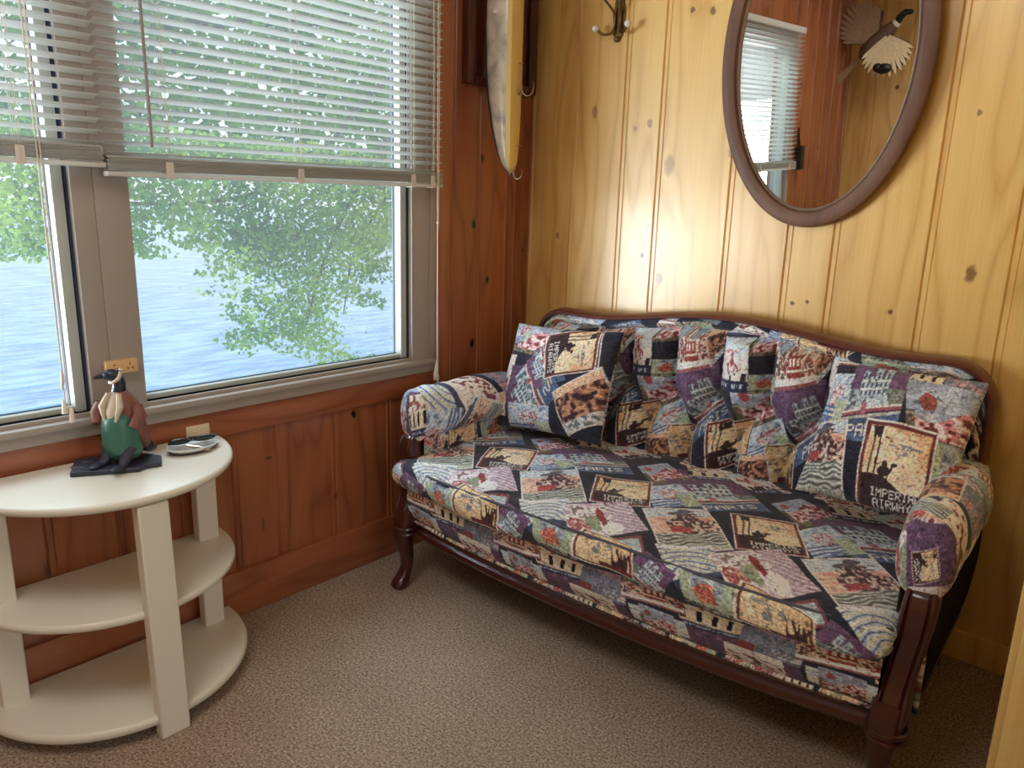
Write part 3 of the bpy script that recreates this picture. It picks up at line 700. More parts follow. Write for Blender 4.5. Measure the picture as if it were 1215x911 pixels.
# seat cloth: u = x, v = distance along the surface measured as y (top) and running on down the front
PER = .450
seat_tile = [
 ('U', [(.52, -.30), (.75, -.30), (.78, -.42), (.55, -.44)], 3),
 ('E', [(.24, -.22), (.33, -.18), (.46, -.27), (.36, -.36)], 4), ('R', [(.47, -.12), (.60, -.10), (.64, -.24), (.50, -.26)], 5),
 ('F', [(.42, -.40), (.47, -.29), (.62, -.38), (.55, -.52)], 6), ('C', [(.52, -.24), (.66, -.20), (.73, -.30), (.60, -.38)], 7), ('W', [(.66, -.26), (.72, -.17), (.86, -.26), (.80, -.37)], 8),
 ('P', [(.54, -.44), (.74, -.31), (.90, -.47), (.72, -.62)], 9), ('M', [(.53, -.56), (.60, -.45), (.73, -.56), (.64, -.68)], 10),
 ('K', [(.61, -.70), (.75, -.575), (.915, -.765), (.79, -.91)], 11), ('I', [(.815, -.565), (.98, -.495), (1.075, -.68), (.915, -.755)], 12),
 ('T', [(1.10, -.91), (1.15, -.86), (1.20, -.93), (1.16, -.96)], 1), ('G', [(.745, -.87), (.86, -.78), (.96, -.90), (.86, -.985)], 13), ('S', [(.87, -.83), (1.0, -.68), (1.15, -.82), (1.02, -.98)], 14),
 ('P', [(1.30, -.955), (1.20, -.915), (1.14, -1.03), (1.24, -1.06)], 15), ('L', [(.85, -.935), (1.0, -.925), (1.02, -1.01), (.88, -1.01)], 16),
 ('A', [(.985, -.885), (1.17, -.93), (1.185, -1.02), (1.0, -1.0)], 17)]
deck_tile = [
 ('U', [(.86, -1.06), (1.13, -1.08), (1.16, -1.24), (.86, -1.22)], 18), ('C', [(.83, -.98), (1.02, -.985), (1.0, -1.09), (.85, -1.11)], 19), ('Z', [(1.02, -.985), (1.16, -1.0), (1.14, -1.12), (.99, -1.12)], 20),
 ('R', [(1.13, -.98), (1.30, -.97), (1.31, -1.07), (1.13, -1.085)], 21), ('W', [(.70, -1.10), (.86, -1.10), (.87, -1.2), (.71, -1.2)], 23), ('E', [(.96, -1.115), (1.10, -1.115), (1.11, -1.2), (.96, -1.2)], 22), ('F', [(1.18, -1.09), (1.28, -1.09), (1.28, -1.19), (1.18, -1.19)], 24)]
SC = Cloth(.1, 1.95, -1.06, -.05, .0015)
for key, q, sd in seat_tile:
    for k in range(-2, 4): SC.quad(key, [(u + k * PER, v) for u, v in q], sd)
SC.finish(5)
DC = Cloth(.1, 1.95, -1.26, -.95, .0015)
for key, q, sd in deck_tile:
    for k in range(-3, 4): DC.quad(key, [(u + k * PER, v) for u, v in q], sd)
DC.finish(9)
# back cloth: u = x, v = z
PB = .350
back_tile = [
 ('U', [(.84, .80), (1.0, .82), (1.03, .66), (.84, .66)], 3), ('F', [(.715, .77), (.84, .76), (.875, .66), (.77, .585)], 31), ('M', [(.80, .62), (.90, .68), (.93, .58), (.80, .50)], 33),
 ('P', [(.885, .76), (1.0, .79), (1.06, .64), (.96, .53)], 32), ('I', [(1.0, .615), (1.145, .65), (1.17, .51), (1.03, .45)], 34), ('A', [(.86, .585), (.95, .58), (.97, .45), (.86, .45)], 36), ('O', [(.78, .53), (.87, .56), (.9, .44), (.78, .44)], 37),
 ('W', [(.665, .905), (.77, .915), (.78, .74), (.66, .73)], 35), ('R', [(.85, .945), (.955, .955), (.985, .80), (.855, .755)], 38), ('F', [(.775, .94), (.85, .95), (.85, .87), (.775, .86)], 39), ('O', [(.955, .955), (1.01, .955), (1.01, .85), (.985, .80)], 41), ('G', [(.66, .96), (.78, .965), (.78, .925), (.66, .91)], 42), ('L', [(.78, .80), (.86, .80), (.86, .74), (.78, .74)], 43)]
BC = Cloth(.1, 1.95, .35, 1.05, .0015)
for key, q, sd in back_tile:
    for k in range(-3, 4): BC.quad(key, [(u + k * PB, v) for u, v in q], sd)
BC.finish(13)
# generic cloth for arms, border, pillow backs
GC = Cloth(-.1, 1.3, -.1, 1.3, .002)
rr = random.Random(3); keys = list('KIPMFWRSGALZCOEKRF')
for gi in range(9):
    for gj in range(9):
        u, v = gi * .155 + rr.uniform(-.03, .03), gj * .15 + rr.uniform(-.03, .03); a = rr.uniform(-.6, .6); w_, h_ = rr.uniform(.13, .16), rr.uniform(.13, .17)
        ca, sa = math.cos(a), math.sin(a)
        GC.quad(rr.choice(keys), [(u + x * ca - y * sa, v + x * sa + y * ca) for x, y in ((-w_ / 2, h_ / 2), (w_ / 2, h_ / 2), (w_ / 2, -h_ / 2), (-w_ / 2, -h_ / 2))], rr.randint(0, 50))
GC.finish(17)

# ------------------------------------------------------------------ sofa
CX = 1.005
sofa = thing('sofa', 'carved mahogany settee upholstered in travel poster tapestry under the oval mirror', 'sofa', (CX, -.47, 0))
def crest(x):
    """height of the wooden crest rail top"""
    d = np.abs(np.asarray(x, float) - CX)
    z = .972 - .052 * (1 - np.cos(np.clip((d - .02) / .53, 0, 1) * PI)) / 2
    z = z + .004 * np.exp(-((d - .69) / .06) ** 2)
    return z
def front_y(x):
    d = np.clip(np.abs(np.asarray(x, float) - CX) / .77, 0, 1); return -.948 + .055 * d ** 3.0
def rail_y(x):
    d = np.clip(np.abs(np.asarray(x, float) - CX) / .77, 0, 1); return -.868 + .028 * d ** 2
def sm(a, b, x): t = np.clip((x - a) / (b - a), 0, 1); return t * t * (3 - 2 * t)
# seat cushion : profile from back bottom, over the crown, round the front, back underneath
def seat_cushion():
    nx, npf = 560, 430
    xs = np.linspace(.225, 1.768, nx); hx = (xs - CX) / .765
    L1, L2, Lr = .80, .12, .12
    P = np.linspace(0, 1, npf)
    X, Q = np.meshgrid(xs, P, indexing='ij'); HX = np.abs((X - .9965) / .7715)
    edge = np.clip(1 - HX ** 36, 0, 1) ** .5         # rounds the two ends
    YF = front_y(X); YB = -.13
    # superellipse profile, q from top back to front to bottom back
    top = Q < .62; mid = (Q >= .62) & (Q < .82)
    zt = .457; zbm = .378
    crown = .024 * (.55 + .45 * np.sin(np.clip((X - .225) / 1.543, 0, 1) * PI) ** .5)
    Y = np.zeros_like(X); Z = np.zeros_like(X); Vv = np.zeros_like(X)
    f = np.clip(Q / .62, 0, 1); yt = YB + (YF + .022 - YB) * f
    ztop = zt + crown * np.sin(np.clip(f, 0, 1) * PI * .82 + .25) + .004 * np.sin(X * 23) * np.sin(f * 9)
    g = np.clip((Q - .62) / .20, 0, 1); ang = g * PI
    hh = (zt + crown * np.sin(PI * .82 + .25) - zbm) / 2; zc = zbm + hh
    yfr = YF + .022 - (.030 + .006 * np.sin(X * 14)) * np.sin(ang) ** .8; zfr = zc + hh * np.cos(ang)
    h = np.clip((Q - .82) / .18, 0, 1); yb = (YF + .022) + .3 * h; zb = zbm + 0 * h
    Y = np.where(top, yt, np.where(mid, yfr, yb)); Z = np.where(top, ztop, np.where(mid, zfr, zb))
    # flatten toward the ends
    Zc = zbm + .045
    Z = Zc + (Z - Zc) * (.25 + .75 * edge)
    Y = np.where(Y < YF + .05, Y + (1 - edge) * .03, Y)
    # wrinkles just above the front edge
    wr = np.exp(-((Q - .60) / .05) ** 2); Z += wr * .003 * np.sin(X * 42 + 3 * np.sin(X * 9)); Y += wr * .0025 * np.sin(X * 37 + 1)
    ear = sm(-.66, -.80, Y) if False else np.clip((-.66 - Y) / .12, 0, 1); ear = ear * ear * (3 - 2 * ear)
    X0 = X.copy(); X = X - .026 * ear * np.clip((.55 - X) / .32, 0, 1) ** 2
    Z = Z + .007 * (vnoise(X * 8, Y * 9 + Z * 9, 11) - .5) + .004 * (vnoise(X * 22, Y * 20, 12) - .5)
    Y = Y + np.where(mid, .016 * (vnoise(X * 7, Z * 16, 13) - .5) + .008 * (vnoise(X * 19, Z * 40, 14) - .5), 0)
    V3 = np.stack([X, Y, Z], -1)
    vv = np.where(top, yt, np.where(mid, (YF + .022) - (zt - zbm + .04) * g, (YF + .022) - .13 - .3 * h))
    col = SC.at(X, vv - (YF + .93 - .0) * 0)
    link_mesh('seat_cushion', V3, grid_faces(nx, npf), M_fab, sofa, color=col.reshape(-1, 3))
    # welt cord along the upper front edge
    pts = [(x - .026 * min(1, max(0, (.55 - x) / .32)) ** 2, front_y(x) + .012 + (.03 * (abs(x - CX) / .765) ** 14), .456 - .004 * (abs(x - CX) / .765) ** 10 + .010 * math.sin(PI * (x - .238) / 1.53)) for x in np.linspace(.232, 1.762, 90)]
    MB().tube(pts, .0042, 6).build('welt', M_pipe, bpy.data.objects['seat_cushion'])
seat_cushion()
def fold_pipe(): pass
def seat_deck():
    nx, nv = 560, 110
    xs = np.linspace(.262, 1.752, nx); g = np.linspace(0, 1, nv); X, G = np.meshgrid(xs, g, indexing='ij')
    d = np.abs(X - CX) / .745
    rb = .228 + .018 * d ** 3
    Z = .398 + (rb - .398) * G
    bul = .024 * np.sin(np.clip(G, 0, 1) * PI) ** .7
    Y = (front_y(X) + .045) * (1 - G) ** .8 + (rail_y(X) + .012) * (1 - (1 - G) ** .8) - bul + (.012 * (vnoise(X * 9, Z * 14, 15) - .5) + .007 * (vnoise(X * 26, Z * 30, 16) - .5)) * np.sin(G * PI)
    col = DC.at(X, -.985 - .205 * G)
    link_mesh('seat_deck', np.stack([X, Y, Z], -1), grid_faces(nx, nv), M_fab, sofa, color=col.reshape(-1, 3))
    # gimp braid
    n = 500; xs = np.linspace(.262, 1.752, n); a = np.linspace(0, 2 * PI, 9)[:-1]
    XX, AA = np.meshgrid(xs, a, indexing='ij'); dd = np.abs(XX - CX) / .745
    V = np.stack([XX, rail_y(XX) + .008 - .007 * np.cos(AA), .226 + .018 * dd ** 3 + .008 * np.sin(AA)], -1)
    col = GC.at(XX * 2 % 1.2, AA * .01 + .3) * 1.2
    F = []; 
    fi = np.arange(n - 1); 
    F = np.concatenate([np.stack([fi * 8 + k, (fi + 1) * 8 + k, (fi + 1) * 8 + (k + 1) % 8, fi * 8 + (k + 1) % 8], 1) for k in range(8)])
    link_mesh('braid_trim', V, F, M_fab, sofa, color=np.clip(col, 0, 1).reshape(-1, 3))
    # hidden sides of the deck
    MB().box((.25, -.84, .23), (1.76, -.12, .37)).build('seat_base', plain('black_dust_cloth', (24, 20, 20), rough=.9), sofa, smooth=False)
seat_deck()
# front rail with moulding
def front_rail():
    n = 80; xs = np.linspace(.265, 1.748, n); prof = [(.052, .222), (.046, .224), (.040, .214), (.046, .208), (.046, .200), (.038, .194), (.034, .180), (.040, .170), (.052, .166), (.075, .166), (.09, .175), (.09, .222)]
    rings = []
    for x in xs:
        d = abs(x - CX) / .745; up = .018 * d ** 3 - .004 + .010 * (d ** 2) * .5
        yy = float(rail_y(x)) - .034 
        rings.append([(x, yy + p, z + up) for p, z in prof])
    V, F = loft(rings); MB().add(V, F).build('front_rail', M_mahog, sofa, angle=30)
front_rail()
# posts and legs
def leg_front(s):
    cx = CX + s * .772
    # cabriole: path with half sizes
    st = [(0, -.842, .285, .036, .034), (.0, -.850, .25, .036, .036), (.0, -.858, .215, .034, .034), (0, -.862, .19, .031, .031), (-.002 * s, -.858, .15, .026, .026), (-.004 * s, -.850, .11, .021, .021), (-.002 * s, -.850, .07, .019, .019), (0, -.862, .045, .021, .023), (0, -.876, .025, .026, .028), (0, -.884, .008, .026, .026), (0, -.88, .0, .018, .018)]
    rings = []
    P = np.array(st, float); t = np.arange(len(P)); tt = np.linspace(0, len(P) - 1, 44); Q = np.stack([np.interp(tt, t, P[:, k]) for k in range(5)], 1)
    Q[1:-1] = (Q[:-2] + 2 * Q[1:-1] + Q[2:]) / 4
    for q in Q:
        r = []
        for k in range(20):
            a = 2 * PI * k / 20; ca, sa = math.cos(a), math.sin(a); e = .62
            r.append((cx + q[0] + q[3] * abs(ca) ** e * math.copysign(1, ca), q[1] + q[4] * abs(sa) ** e * math.copysign(1, sa), q[2]))
        rings.append(r)
    V, F = loft(rings); MB().add(V, F).build('leg', M_mahog, sofa, angle=60)
    pg = bpy.data.objects
def post(s):
    cx = CX + s * .792
    st = [(0, -.782, .545, .026, .030), (0, -.796, .530, .031, .033), (0, -.806, .50, .033, .034), (-.003 * s, -.808, .44, .032, .034), (-.010 * s, -.808, .38, .031, .035), (-.016 * s, -.820, .32, .031, .036), (-.017 * s, -.838, .28, .033, .036), (-.018 * s, -.846, .245, .034, .036)]
    P = np.array(st, float); t = np.arange(len(P)); tt = np.linspace(0, len(P) - 1, 40); Q = np.stack([np.interp(tt, t, P[:, k]) for k in range(5)], 1); Q[1:-1] = (Q[:-2] + 2 * Q[1:-1] + Q[2:]) / 4
    # front-face profile with two flutes
    pr = [(-1, 1), (-1, -.75), (-.9, -.95), (-.72, -1), (-.62, -.86), (-.5, -1), (0, -1.06), (.5, -1), (.62, -.86), (.72, -1), (.9, -.95), (1, -.75), (1, 1)]
    V, F = loft([[(cx + q[0] + a * q[3], q[1] + b * q[4], q[2]) for a, b in pr] for q in Q]); MB().add(V, F).build('arm_post', M_mahog, sofa, angle=30)
    mb = MB()
    for zz in (.222, .203):
        pts = [(cx - .018 * s + .039 * math.cos(a), -.853 + .039 * math.sin(a), zz) for a in np.linspace(0, 2 * PI, 25)]
        mb.tube(pts, .0065, 8, cap=False)
    mb.build('turned_ring', M_mahog, sofa)
for s in (-1, 1): leg_front(s); post(s)
for s in (-1, 1):
    x = CX + s * .755
    V, F = loft([[(x + a * w, y + b * w, z) for a, b in ((-1, -1), (1, -1), (1, 1), (-1, 1))] for (y, z, w) in ((-.16, .30, .026), (-.15, .2, .026), (-.125, .1, .022), (-.10, 0, .018))])
    MB().add(V, F).build('leg', M_mahog, sofa, bevel=.004)
M_side_shade = plain('shaded_side_navy', (34, 32, 42), rough=.9, var=.25, vscale=40, spec=.1)  # plain navy in place of tapestry: the side's shade put into colour
# side rails and outer side panels
for s in (-1, 1):
    x = CX + s * .79
    MB().box((x - .015, -.80, .19), (x + .015, -.14, .235), .004).build('side_rail', M_mahog, sofa)
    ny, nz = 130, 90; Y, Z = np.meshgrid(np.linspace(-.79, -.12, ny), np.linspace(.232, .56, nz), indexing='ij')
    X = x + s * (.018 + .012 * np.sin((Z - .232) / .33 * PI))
    link_mesh('side_panel', np.stack([X, Y, Z], -1), grid_faces(ny, nz), M_side_shade, sofa)
    Xi = x - s * .045 + 0 * Y
    link_mesh('inner_arm_panel', np.stack([Xi, Y, Z + .06], -1), grid_faces(ny, nz), M_fab, sofa, color=GC.at(Y + 1.2, Z + .3).reshape(-1, 3))
    # narrow gimp strip beside the post
    V, F = loft([[(x + s * .022 + a, -.772 + b - .02 * math.sin((z - .2) * 9), z) for a, b in ((-.005, -.008), (.005, -.008), (.005, .006), (-.005, .006))] for z in np.linspace(.235, .53, 40)])
    V = np.array(V); link_mesh('braid_trim', V, F, M_fab, sofa, color=np.clip(GC.at(V[:, 2] * 3 % 1.1, V[:, 2] * 0 + .4) * 1.1, 0, 1))
# padded arms
def arm(s):
    na, nl = 190, 280
    A = np.linspace(0, 2 * PI, na, endpoint=False); T = np.concatenate([np.linspace(0, .9, nl - 70, endpoint=False), np.linspace(.9, 1, 70)])
    AA, TT = np.meshgrid(A, T, indexing='ij')
    y = -.08 - .715 * np.clip(TT / .9, 0, 1)
    cap = np.clip((TT - .9) / .1, 0, 1); k = np.cos(cap * PI / 2) ** .8
    y = y - .034 * np.sin(cap * PI / 2)
    ft = sm(.55, .95, TT)
    rx = (.058 + .012 * sm(0, .3, TT) - .012 * ft) ; rz = (.080 + .008 * sm(0, .3, TT) + .004 * ft)
    cx = CX + s * (.757 + .022 * sm(.0, .4, TT) + .006 * ft); cz = .572 + .040 * sm(0, .5, TT) - .006 * ft
    # padding wrinkles across the arm near the front
    wr = 1 + .03 * np.sin(TT * 60 + 2 * np.sin(AA)) * np.exp(-((TT - .8) / .12) ** 2) + .02 * np.sin(TT * 23 + AA)
    ca, sa = np.cos(AA), np.sin(AA); e = .85
    X = cx + s * rx * wr * k * np.sign(ca) * np.abs(ca) ** e * (1 + .12 * (sa > -1) * np.cos(AA) * 0); Z = cz + rz * wr * k * np.sign(sa) * np.abs(sa) ** e
    Z = np.where(sa < 0, cz + (Z - cz) * 1.0, Z)
    V = np.stack([X, y, Z], -1)
    F = grid_faces(na, nl, True)
    capm = cap > 0
    u = AA / (2 * PI) * .48 + .1 + (.0 if s > 0 else .35); v = TT * .72 + .2
    rad = 1 - cap
    u2 = .55 + .07 * (k) * np.cos(AA) + (.2 if s > 0 else 0); v2 = .62 + .09 * k * np.sin(AA)
    cl = AR if s > 0 else AL
    col = np.where(capm[..., None], cl.at(2 + .085 * k * np.cos(AA) * s, .5 + .10 * k * np.sin(AA)), cl.at(AA / (2 * PI), TT * 0.8))
    link_mesh('armrest', V, F, M_fab, sofa, color=col.reshape(-1, 3))
    # welt round the front scroll
    ring = [(CX + s * (.775 + .030 - .022) + .060 * math.cos(a), -.798, .618 + .094 * math.sin(a)) for a in np.linspace(0, 2 * PI, 41)]
# arm cloths: u in 0..1 around (0 = outer side for s>0), v along; caps centred at (2,.5)
def arm_cloth(right):
    c = Cloth(-.05, 2.2, -.05, .95, .0022)
    r = random.Random(5 if right else 8)
    seq = ['U', 'O', 'G', 'F', 'K', 'R', 'C', 'M', 'Z', 'L', 'W', 'E']
    for i in range(-1, 5):
        for j in range(-1, 5):
            u = i * .27 + .1; v = j * .2 + .08; a = r.uniform(-.5, .5); hw, hh = .17, .115; ca, sa = math.cos(a), math.sin(a)
            if u > 1.2: continue
            # u is an angle fraction: one unit is about .48 m
            c.quad(seq[(i * 5 + j * 3 + (2 if right else 0)) % 12], [(u + (x * ca - y * sa), v + (x * sa + y * ca) * .9) for x, y in ((-hw, hh), (hw, hh), (hw, -hh), (-hw, -hh))], r.randint(0, 50))
    c.quad('S' if right else 'F', [(1.86, .64), (2.14, .64), (2.14, .36), (1.86, .36)], 7)
    c.quad('U', [(1.935, .59), (2.06, .595), (2.095, .47), (1.97, .43)], 3)
    if right: c.quad('I', [(2.03, .545), (2.055, .475), (1.99, .44), (1.965, .515)], 5)
    else:
        c.quad('R', [(1.90, .60), (1.99, .60), (1.99, .38), (1.90, .40)], 5); c.quad('C', [(2.0, .58), (2.1, .6), (2.1, .45), (2.02, .42)], 6)
    return c.finish(21)
AR = arm_cloth(True); AL = arm_cloth(False)
for s in (-1, 1): arm(s)

# tufted back
top_btn = [(.314, .70), (.49, .70), (.665, .70), (.84, .705), (1.01, .705), (1.18, .705), (1.355, .70), (1.53, .70), (1.70, .70)]
low_btn = [(.40, .565), (.577, .565), (.752, .565), (.925, .565), (1.095, .565), (1.268, .565), (1.442, .565), (1.615, .565)]
def seg_d(X, Z, a, b):
    ax, az = a; bx, bz = b; dx, dz = bx - ax, bz - az; t = np.clip(((X - ax) * dx + (Z - az) * dz) / (dx * dx + dz * dz), 0, 1)
    return np.hypot(X - ax - t * dx, Z - az - t * dz)
def back():
    nx, nz = 600, 230
    sx = np.linspace(0, 1, nx); g = np.linspace(0, 1, nz); SX, G = np.meshgrid(sx, g, indexing='ij')
    X = .219 + 1.572 * SX; d = np.abs(X - CX)
    ztop = crest(X) - .014
    # rounded shoulders
    sh = np.clip((d - .66) / .118, 0, 1); ztop = ztop - .115 * (1 - np.sqrt(np.clip(1 - sh ** 2, 0, 1)))
    Z = .40 + (ztop - .40) * G
    D = np.full(X.shape, 9.0)
    for a in top_btn:
        D = np.minimum(D, seg_d(X, Z, a, (a[0] + (a[0] - CX) * .02, 1.0)) * 1.0 + .004)
    for a in top_btn:
        for b in low_btn:
            if abs(a[0] - b[0]) < .11: D = np.minimum(D, seg_d(X, Z, a, b))
    for b in low_btn: D = np.minimum(D, seg_d(X, Z, b, (b[0], .36)) + .002)
    B = np.full(X.shape, 9.0)
    for a in top_btn + low_btn: B = np.minimum(B, np.hypot(X - a[0], Z - a[1]))
    puff = .092 * (1 - np.exp(-(D / .036) ** 1.2)) - .022 * np.exp(-(B / .018) ** 2)
    # border roll under the crest rail
    edge = np.minimum(ztop - Z, np.where(d > .6, (.78 - d) * 1.0, 9)); eb = sm(.0, .085, edge)
    roll = .026 * np.sin(np.clip(edge / .034, 0, 1) * PI) ** .6 * (edge < .034)
    bord = sm(.030, .065, edge)
    puff = puff * bord + roll
    wr = .0022 * np.sin(X * 160 + Z * 20) * np.exp(-((Z - .86) / .05) ** 2) + .0018 * np.sin(Z * 190 + 30 * X) * np.exp(-(D / .03) ** 2)
    lean = -.098 - .028 * (1 - G)
    Y = lean - puff - wr * bord - .02 * sm(.45, .0, G) * 1.0
    # cloth is gathered toward the buttons
    col = BC.at(X, Z)
    # border strip uses its own bands
    bs = (edge < .036) & (G > .3); colb = GC.at((X * 1.0) % 1.2, .5 + (ztop - Z) * 2.2)
    col = np.where(bs[..., None], colb * 1.05, col)
    link_mesh('backrest', np.stack([X, Y, Z], -1), grid_faces(nx, nz), M_fab, sofa, color=np.clip(col, 0, 1).reshape(-1, 3))
    br = bpy.data.objects['backrest']
    for (a, z) in top_btn + low_btn:
        c = GC.at(np.array([a % 1.0]), np.array([z]))[0]
        MB().ball((a, -.122, z), (.009, .007, .009), 12, 8).build('button', M_btn, br)
    # upholstered outside back
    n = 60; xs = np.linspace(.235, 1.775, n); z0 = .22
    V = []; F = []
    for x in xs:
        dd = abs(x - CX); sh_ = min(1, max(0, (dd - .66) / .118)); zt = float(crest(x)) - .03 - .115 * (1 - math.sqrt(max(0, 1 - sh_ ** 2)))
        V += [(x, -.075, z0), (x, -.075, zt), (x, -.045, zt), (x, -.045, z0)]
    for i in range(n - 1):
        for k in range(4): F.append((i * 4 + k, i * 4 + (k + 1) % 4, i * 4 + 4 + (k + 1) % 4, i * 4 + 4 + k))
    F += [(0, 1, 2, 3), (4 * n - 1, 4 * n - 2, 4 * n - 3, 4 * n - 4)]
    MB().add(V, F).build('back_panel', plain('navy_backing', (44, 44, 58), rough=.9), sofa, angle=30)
M_btn = plain('covered_button', (120, 116, 126), rough=.8, var=.3, vscale=80)
back()
# crest rail: follows the top and runs down both sides
def crest_rail():
    pts = []
    for z in np.linspace(.60, .80, 14): pts.append((CX - .790 + .012 * (z - .6) , z))
    arc = [(CX - .790 + .11 * (1 - math.cos(a)), .80 + .118 * math.sin(a)) for a in np.linspace(.05, PI / 2, 14)]
    pts += arc
    for x in np.linspace(CX - .67, CX + .67, 110): pts.append((x, float(crest(x)) - .004))
    pts += [(2 * CX - x, z) for x, z in arc[::-1]] + [(CX + .790 - .012 * (z - .6), z) for z in np.linspace(.80, .60, 14)]
    P = np.array(pts); 
    for _ in range(3): P[1:-1] = (P[:-2] + 2 * P[1:-1] + P[2:]) / 4
    T = np.gradient(P, axis=0); T /= np.linalg.norm(T, axis=1)[:, None]; Nn = np.stack([-T[:, 1], T[:, 0]], 1)
    prof = [(-.014, -.112), (-.010, -.124), (-.002, -.126), (.004, -.118), (.008, -.100), (.010, -.075), (.006, -.055), (-.014, -.050)]
    V, F = loft([[(p[0] + n[0] * a, b, p[1] + n[1] * a) for a, b in prof] for p, n in zip(P, Nn)]); MB().add(V, F).build('crest_rail', M_mahog_red, sofa, angle=45)
    pr2 = [(-.022, -.124), (-.030, -.128), (-.034, -.118), (-.024, -.110)]
    V, F = loft([[(p[0] + n[0] * (a + .004), b, p[1] + n[1] * (a + .004)) for a, b in pr2] for p, n in zip(P, Nn)])
crest_rail()

sofa.rotation_euler.z = math.radians(1.8); sofa.location.x -= .018
# ------------------------------------------------------------------ throw pillows
def pillow(name, label, c, size, thick, Xa, Ya, cloth_fn, sag=0.0):
    """Xa: unit vector across, Ya: up the pillow; normal faces the room"""
    Xa = np.array(Xa, float); Xa /= np.linalg.norm(Xa); Ya = np.array(Ya, float); Ya -= Xa * (Xa @ Ya); Ya /= np.linalg.norm(Ya); Nn = np.cross(Xa, Ya)
    t = thing(name, label, 'pillow', tuple(c), group=None)
    n = 190; g = np.linspace(-1, 1, n); S, T = np.meshgrid(g, g, indexing='ij')
    pin = 1 - .055 * (1 - T ** 2) * S ** 2; pin2 = 1 - .055 * (1 - S ** 2) * T ** 2
    U = S * pin * (1) ; W = T * pin2
    U = U - .0; hgt = (np.clip(1 - S ** 2, 0, 1) ** .5 * np.clip(1 - T ** 2, 0, 1) ** .5) ** .85
    crease = .006 * np.sin((S * 5 + T * 3)) * hgt + .004 * np.sin(S * 11 - T * 7) * hgt
    for sgn, nm, cl in ((1, 'pillow_front', cloth_fn), (-1, 'pillow_reverse', None)):
        D = sgn * (thick / 2 * hgt + crease)
        P = np.array(c) + (U * size[0] / 2)[..., None] * Xa + (W * size[1] / 2)[..., None] * Ya + D[..., None] * Nn
        u = (U + 1) / 2 * size[0]; v = (W + 1) / 2 * size[1]
        col = cl.at(u, v) if cl else GC.at(u, v + .3)
        link_mesh(nm, P, grid_faces(n, n) if sgn > 0 else grid_faces(n, n)[:, ::-1], M_fab, t, color=col.reshape(-1, 3))
    return t
PL = Cloth(-.02, .50, -.02, .46, .0013)
for k, q, sd in [('F', [(.0, .42), (.25, .42), (.20, .27), (.02, .29)], 31), ('M', [(.0, .42), (.12, .42), (.10, .33), (.0, .31)], 2), ('C', [(.02, .28), (.02, .0), (-.12, .0), (-.12, .28)], 8), ('E', [(-.02, .28), (.07, .27), (.06, .0), (-.02, .0)], 9),
                 ('U', [(.06, .23), (.20, .24), (.22, .05), (.07, .04)], 4), ('P', [(.05, .12), (.15, -.02), (.32, .16), (.17, .30)], 5), ('M', [(.08, .09), (.27, .10), (.28, .0), (.08, -.02)], 10), ('O', [(.44, .27), (.28, .15), (.35, .01), (.52, .10)], 11),
                 ('I', [(.41, .40), (.43, .26), (.25, .21), (.19, .35)], 12), ('P', [(.13, .25), (.20, .15), (.33, .20), (.22, .34)], 12)][:]:
    PL.quad(k, q, sd)
PL.quad('I', [(.40, .42), (.42, .25), (.235, .19), (.195, .36)], 12); PL.finish(4)
PR = Cloth(-.02, .50, -.02, .50, .0013)
for k, q, sd in [('R', [(.0, .46), (.18, .46), (.18, .38), (.0, .38)], 3), ('C', [(.18, .45), (.30, .44), (.30, .33), (.19, .34)], 4), ('Z', [(.28, .42), (.44, .38), (.40, .26), (.29, .30)], 6), ('F', [(.20, .36), (.40, .36), (.40, .20), (.26, .17)], 31),
                 ('P', [(.06, .40), (.20, .42), (.23, .17), (.08, .15)], 9), ('M', [(.0, .35), (.07, .35), (.08, .18), (.0, .2)], 10), ('K', [(-.03, .18), (.10, .21), (.14, .0), (-.02, -.02)], 11), ('L', [(.31, .2), (.43, .22), (.43, .05), (.33, .05)], 12), ('I', [(.145, .225), (.315, .225), (.335, .0), (.17, -.01)], 12)]:
    PR.quad(k, q, sd)
PR.finish(6)
pillow('throw_pillow', 'square tapestry throw pillow leaning in the left corner of the sofa', (.455, -.345, .695), (.475, .405), .16, (1, .02, .05), (.0, .38, 1), PL)
pillow('throw_pillow', 'square tapestry throw pillow with a large camel poster beside the right arm', (1.58, -.365, .735), (.375, .40), .16, (1, -.06, .0), (.04, .60, 1), PR)

# ------------------------------------------------------------------ half-round white table
TX, TY = .022, -1.765
table = thing('half_round_table', 'cream painted half-round table with two lower shelves under the windows', 'table', (.2, TY, 0))
def half_shelf(name, z0, z1, a, b, w=.0, mat=M_white):
    n = 56; poly = []
    for i in range(n + 1):
        t = -PI / 2 + PI * i / n; e = 1.0
        poly.append((TX + b * abs(math.cos(t)) ** e, TY + a * math.copysign(abs(math.sin(t)) ** 1.0, math.sin(t))))
    mb = MB(); h = z1 - z0
    rings = []
    for (o, z) in ((-.006, z0), (0, z0 + h * .3), (0, z1 - h * .35), (-.003, z1 - h * .12), (-.008, z1)):
        rings.append([(TX + (x - TX) * (1 + o / b), TY + (y - TY) * (1 + o / a), z) for x, y in poly])
    V, F = loft(rings); mb.add(V, F); return mb.build(name, mat, table, angle=50)
half_shelf('tabletop', .609, .630, .331, .362)
half_shelf('shelf', .313, .335, .325, .342)
half_shelf('shelf', .034, .060, .342, .366)
